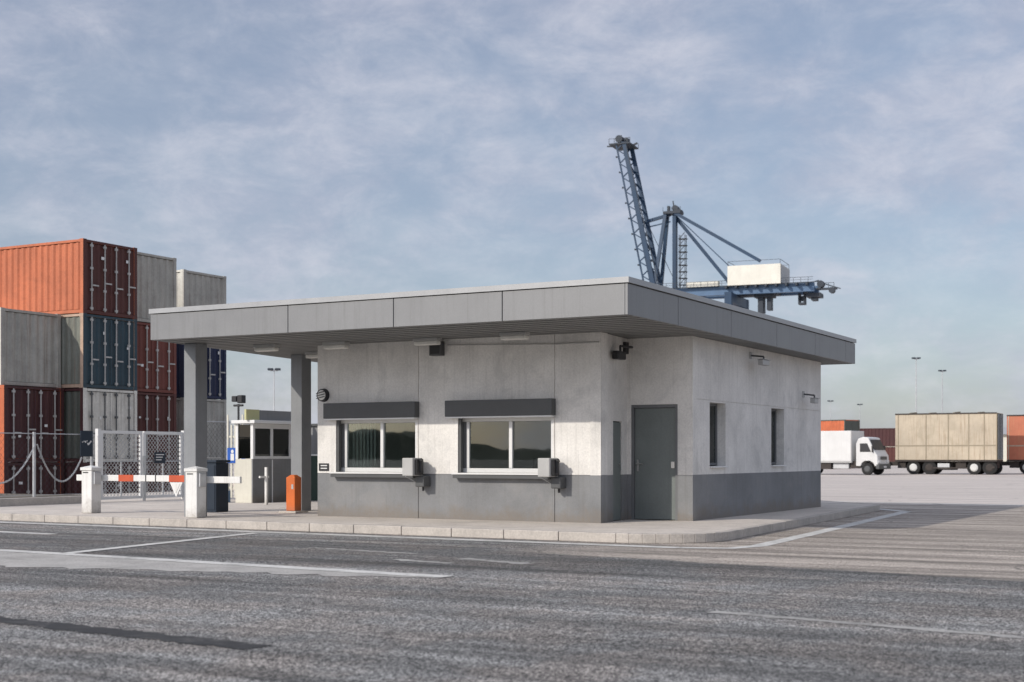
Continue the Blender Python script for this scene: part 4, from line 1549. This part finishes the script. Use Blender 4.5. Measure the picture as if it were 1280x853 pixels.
def lamp_mast(label, loc, h, rz=0.0, r=0.09):
    t = thing('lamp_mast', label, 'lamp mast', loc, rz, 'tall lamp masts in the port')
    MB().tube((0, 0, 0), (0, 0, h), r * 1.3, r * 0.6, 8).build('mast', 'galv', t, smooth=True)
    m = MB()
    for s in (-1, 1):
        m.box(min(s * 0.08, s * 0.55), max(s * 0.08, s * 0.55), -0.22, 0.22, h - 0.06, h + 0.14)
    m.build('lamp_head', 'cdark', t, bevel=0.05)
    m = MB().beam((-0.3, 0, h - 0.05), (0.3, 0, h - 0.05), 0.14)
    m.build('cross_arm', 'galv', t)


lamp_mast('lamp mast rising above the middle of the beige trailer', (52.5, 180, 0), 14.0)
lamp_mast('shorter lamp mast just right of the tallest one, above the beige trailer', (62.1, 200, 0), 13.6)
lamp_mast('faint lamp mast close to the back corner of the gatehouse', (59.75, 260, 0), 11.6)
lamp_mast('faint lamp mast above the cab of the white truck', (70.3, 280, 0), 11.7)
lamp_mast('slim lamp mast seen between the two roof columns', (-20.6, 120, 0), 8.8, r=0.06)

# low wooded ridge on the landward side, behind the photographer
mb = MB()
prev = None
vs, fs = [], []
n = 320
rr_ = random.Random(5)
hs = [7 + 5 * math.sin(i * 0.065) + 3 * math.sin(i * 0.2 + 1) + rr_.uniform(-2.0, 3.2) for i in range(n + 1)]
for i in range(n + 1):
    a = PI + R(6) + (PI - R(12)) * i / n
    for d, h in ((430, 0.0), (450, max(2.5, hs[i] * 0.62)), (600, max(4, hs[i]) * 0.8), (640, 0.0)):
        vs.append((d * math.cos(a), d * math.sin(a), h))
for i in range(n):
    for k in range(3):
        fs.append((4 * i + k, 4 * i + k + 1, 4 * i + k + 5, 4 * i + k + 4))
mb.add(vs, fs)
M['hill'] = mat('hill_scrub', (0.055, 0.065, 0.045), 0.95, var=0.3, scale=0.05)
struct('hills', mb, 'hill')

# ------------------------------------------------------------------ sky, sun, camera
ELEV = math.atan(0.62 / math.hypot(1.0, 0.44))
d_h = (W(0.44, 1.0) - W(0, 0)).normalized()          # where the light travels, on the ground
sun = bpy.data.lights.new('sun', 'SUN')
sun.energy = 2.6
sun.angle = R(0.55)
sun.color = (1.0, 0.93, 0.83)
so = bpy.data.objects.new('sun', sun)
COL.objects.link(so)
ld = Vector((d_h.x * math.cos(ELEV), d_h.y * math.cos(ELEV), -math.sin(ELEV)))
so.rotation_euler = ld.to_track_quat('-Z', 'Y').to_euler()

w = bpy.data.worlds.new('World')
S.world = w
w.use_nodes = True
nt = w.node_tree
bg = nt.nodes['Background']
sky = nn(nt, 'ShaderNodeTexSky', sky_type='NISHITA')
sky.sun_disc = False
sky.sun_elevation = ELEV
to_sun = -d_h
sky.sun_rotation = math.atan2(to_sun.x, to_sun.y)
sky.air_density = 1.0
sky.dust_density = 1.2
sky.ozone_density = 1.5
tc = nn(nt, 'ShaderNodeTexCoord')
dirv = tc.outputs['Generated']
# thin high cloud: project the direction on a cloud deck
sx = nn(nt, 'ShaderNodeSeparateXYZ')
lk(nt, dirv, sx.inputs[0])
zz = mathn(nt, 'ADD', mathn(nt, 'MAXIMUM', sx.outputs[2], 0.0), 0.16)
cb = nn(nt, 'ShaderNodeCombineXYZ')
lk(nt, mathn(nt, 'DIVIDE', sx.outputs[0], zz), cb.inputs[0])
lk(nt, mathn(nt, 'DIVIDE', sx.outputs[1], zz), cb.inputs[1])
dsc = mapping(nt, dirv, 0.0, (1.0, 1.0, 1.9))
cl = noise(nt, dsc, 5.2, 9, 0.6, 0.15)
cl2 = mathn(nt, 'ADD', mathn(nt, 'MULTIPLY', noise(nt, dsc, 15.0, 8, 0.66, 0.3), 0.75), mathn(nt, 'MULTIPLY', noise(nt, cb.outputs[0], 3.0, 6, 0.6, 0.2), 0.25))
clm = mathn(nt, 'ADD', mathn(nt, 'MULTIPLY', cl, 0.7), mathn(nt, 'MULTIPLY', cl2, 0.3))
cf = remap(nt, clm, 0.40, 0.62, 0.42, 0.86, True)
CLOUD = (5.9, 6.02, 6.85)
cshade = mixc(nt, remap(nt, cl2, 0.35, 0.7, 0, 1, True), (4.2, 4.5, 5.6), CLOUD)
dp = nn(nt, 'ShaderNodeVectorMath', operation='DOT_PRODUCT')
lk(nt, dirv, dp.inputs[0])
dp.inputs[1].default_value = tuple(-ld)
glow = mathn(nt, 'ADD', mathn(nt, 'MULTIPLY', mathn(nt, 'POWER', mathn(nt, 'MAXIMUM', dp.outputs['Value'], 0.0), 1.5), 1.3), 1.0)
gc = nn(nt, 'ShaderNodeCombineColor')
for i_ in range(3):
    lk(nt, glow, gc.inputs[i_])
cshade = mixc(nt, 1.0, cshade, gc.outputs[0], 'MULTIPLY')      # cloud brightened towards the sun, added fill for the shaded front wall
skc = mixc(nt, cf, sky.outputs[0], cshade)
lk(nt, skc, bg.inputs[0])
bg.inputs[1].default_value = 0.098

cam = bpy.data.cameras.new('camera')
cam.sensor_width = 36.0
cam.lens = 1732 / 1280 * 36
cam.shift_y = (570 - 426.5) / 1280
cam.clip_end = 6000
cam.dof.use_dof = True
cam.dof.focus_distance = 26.0
cam.dof.aperture_fstop = 2.2
co = bpy.data.objects.new('camera', cam)
COL.objects.link(co)
co.location = (0, 0, 1.35)
co.rotation_euler = (R(90), 0, 0)
S.camera = co

S.render.engine = 'CYCLES'
S.view_settings.view_transform = 'Standard'
S.view_settings.look = 'None'
S.view_settings.exposure = 0.14
S.view_settings.gamma = 1.0
S.cycles.max_bounces = 6
S.cycles.transparent_max_bounces = 12
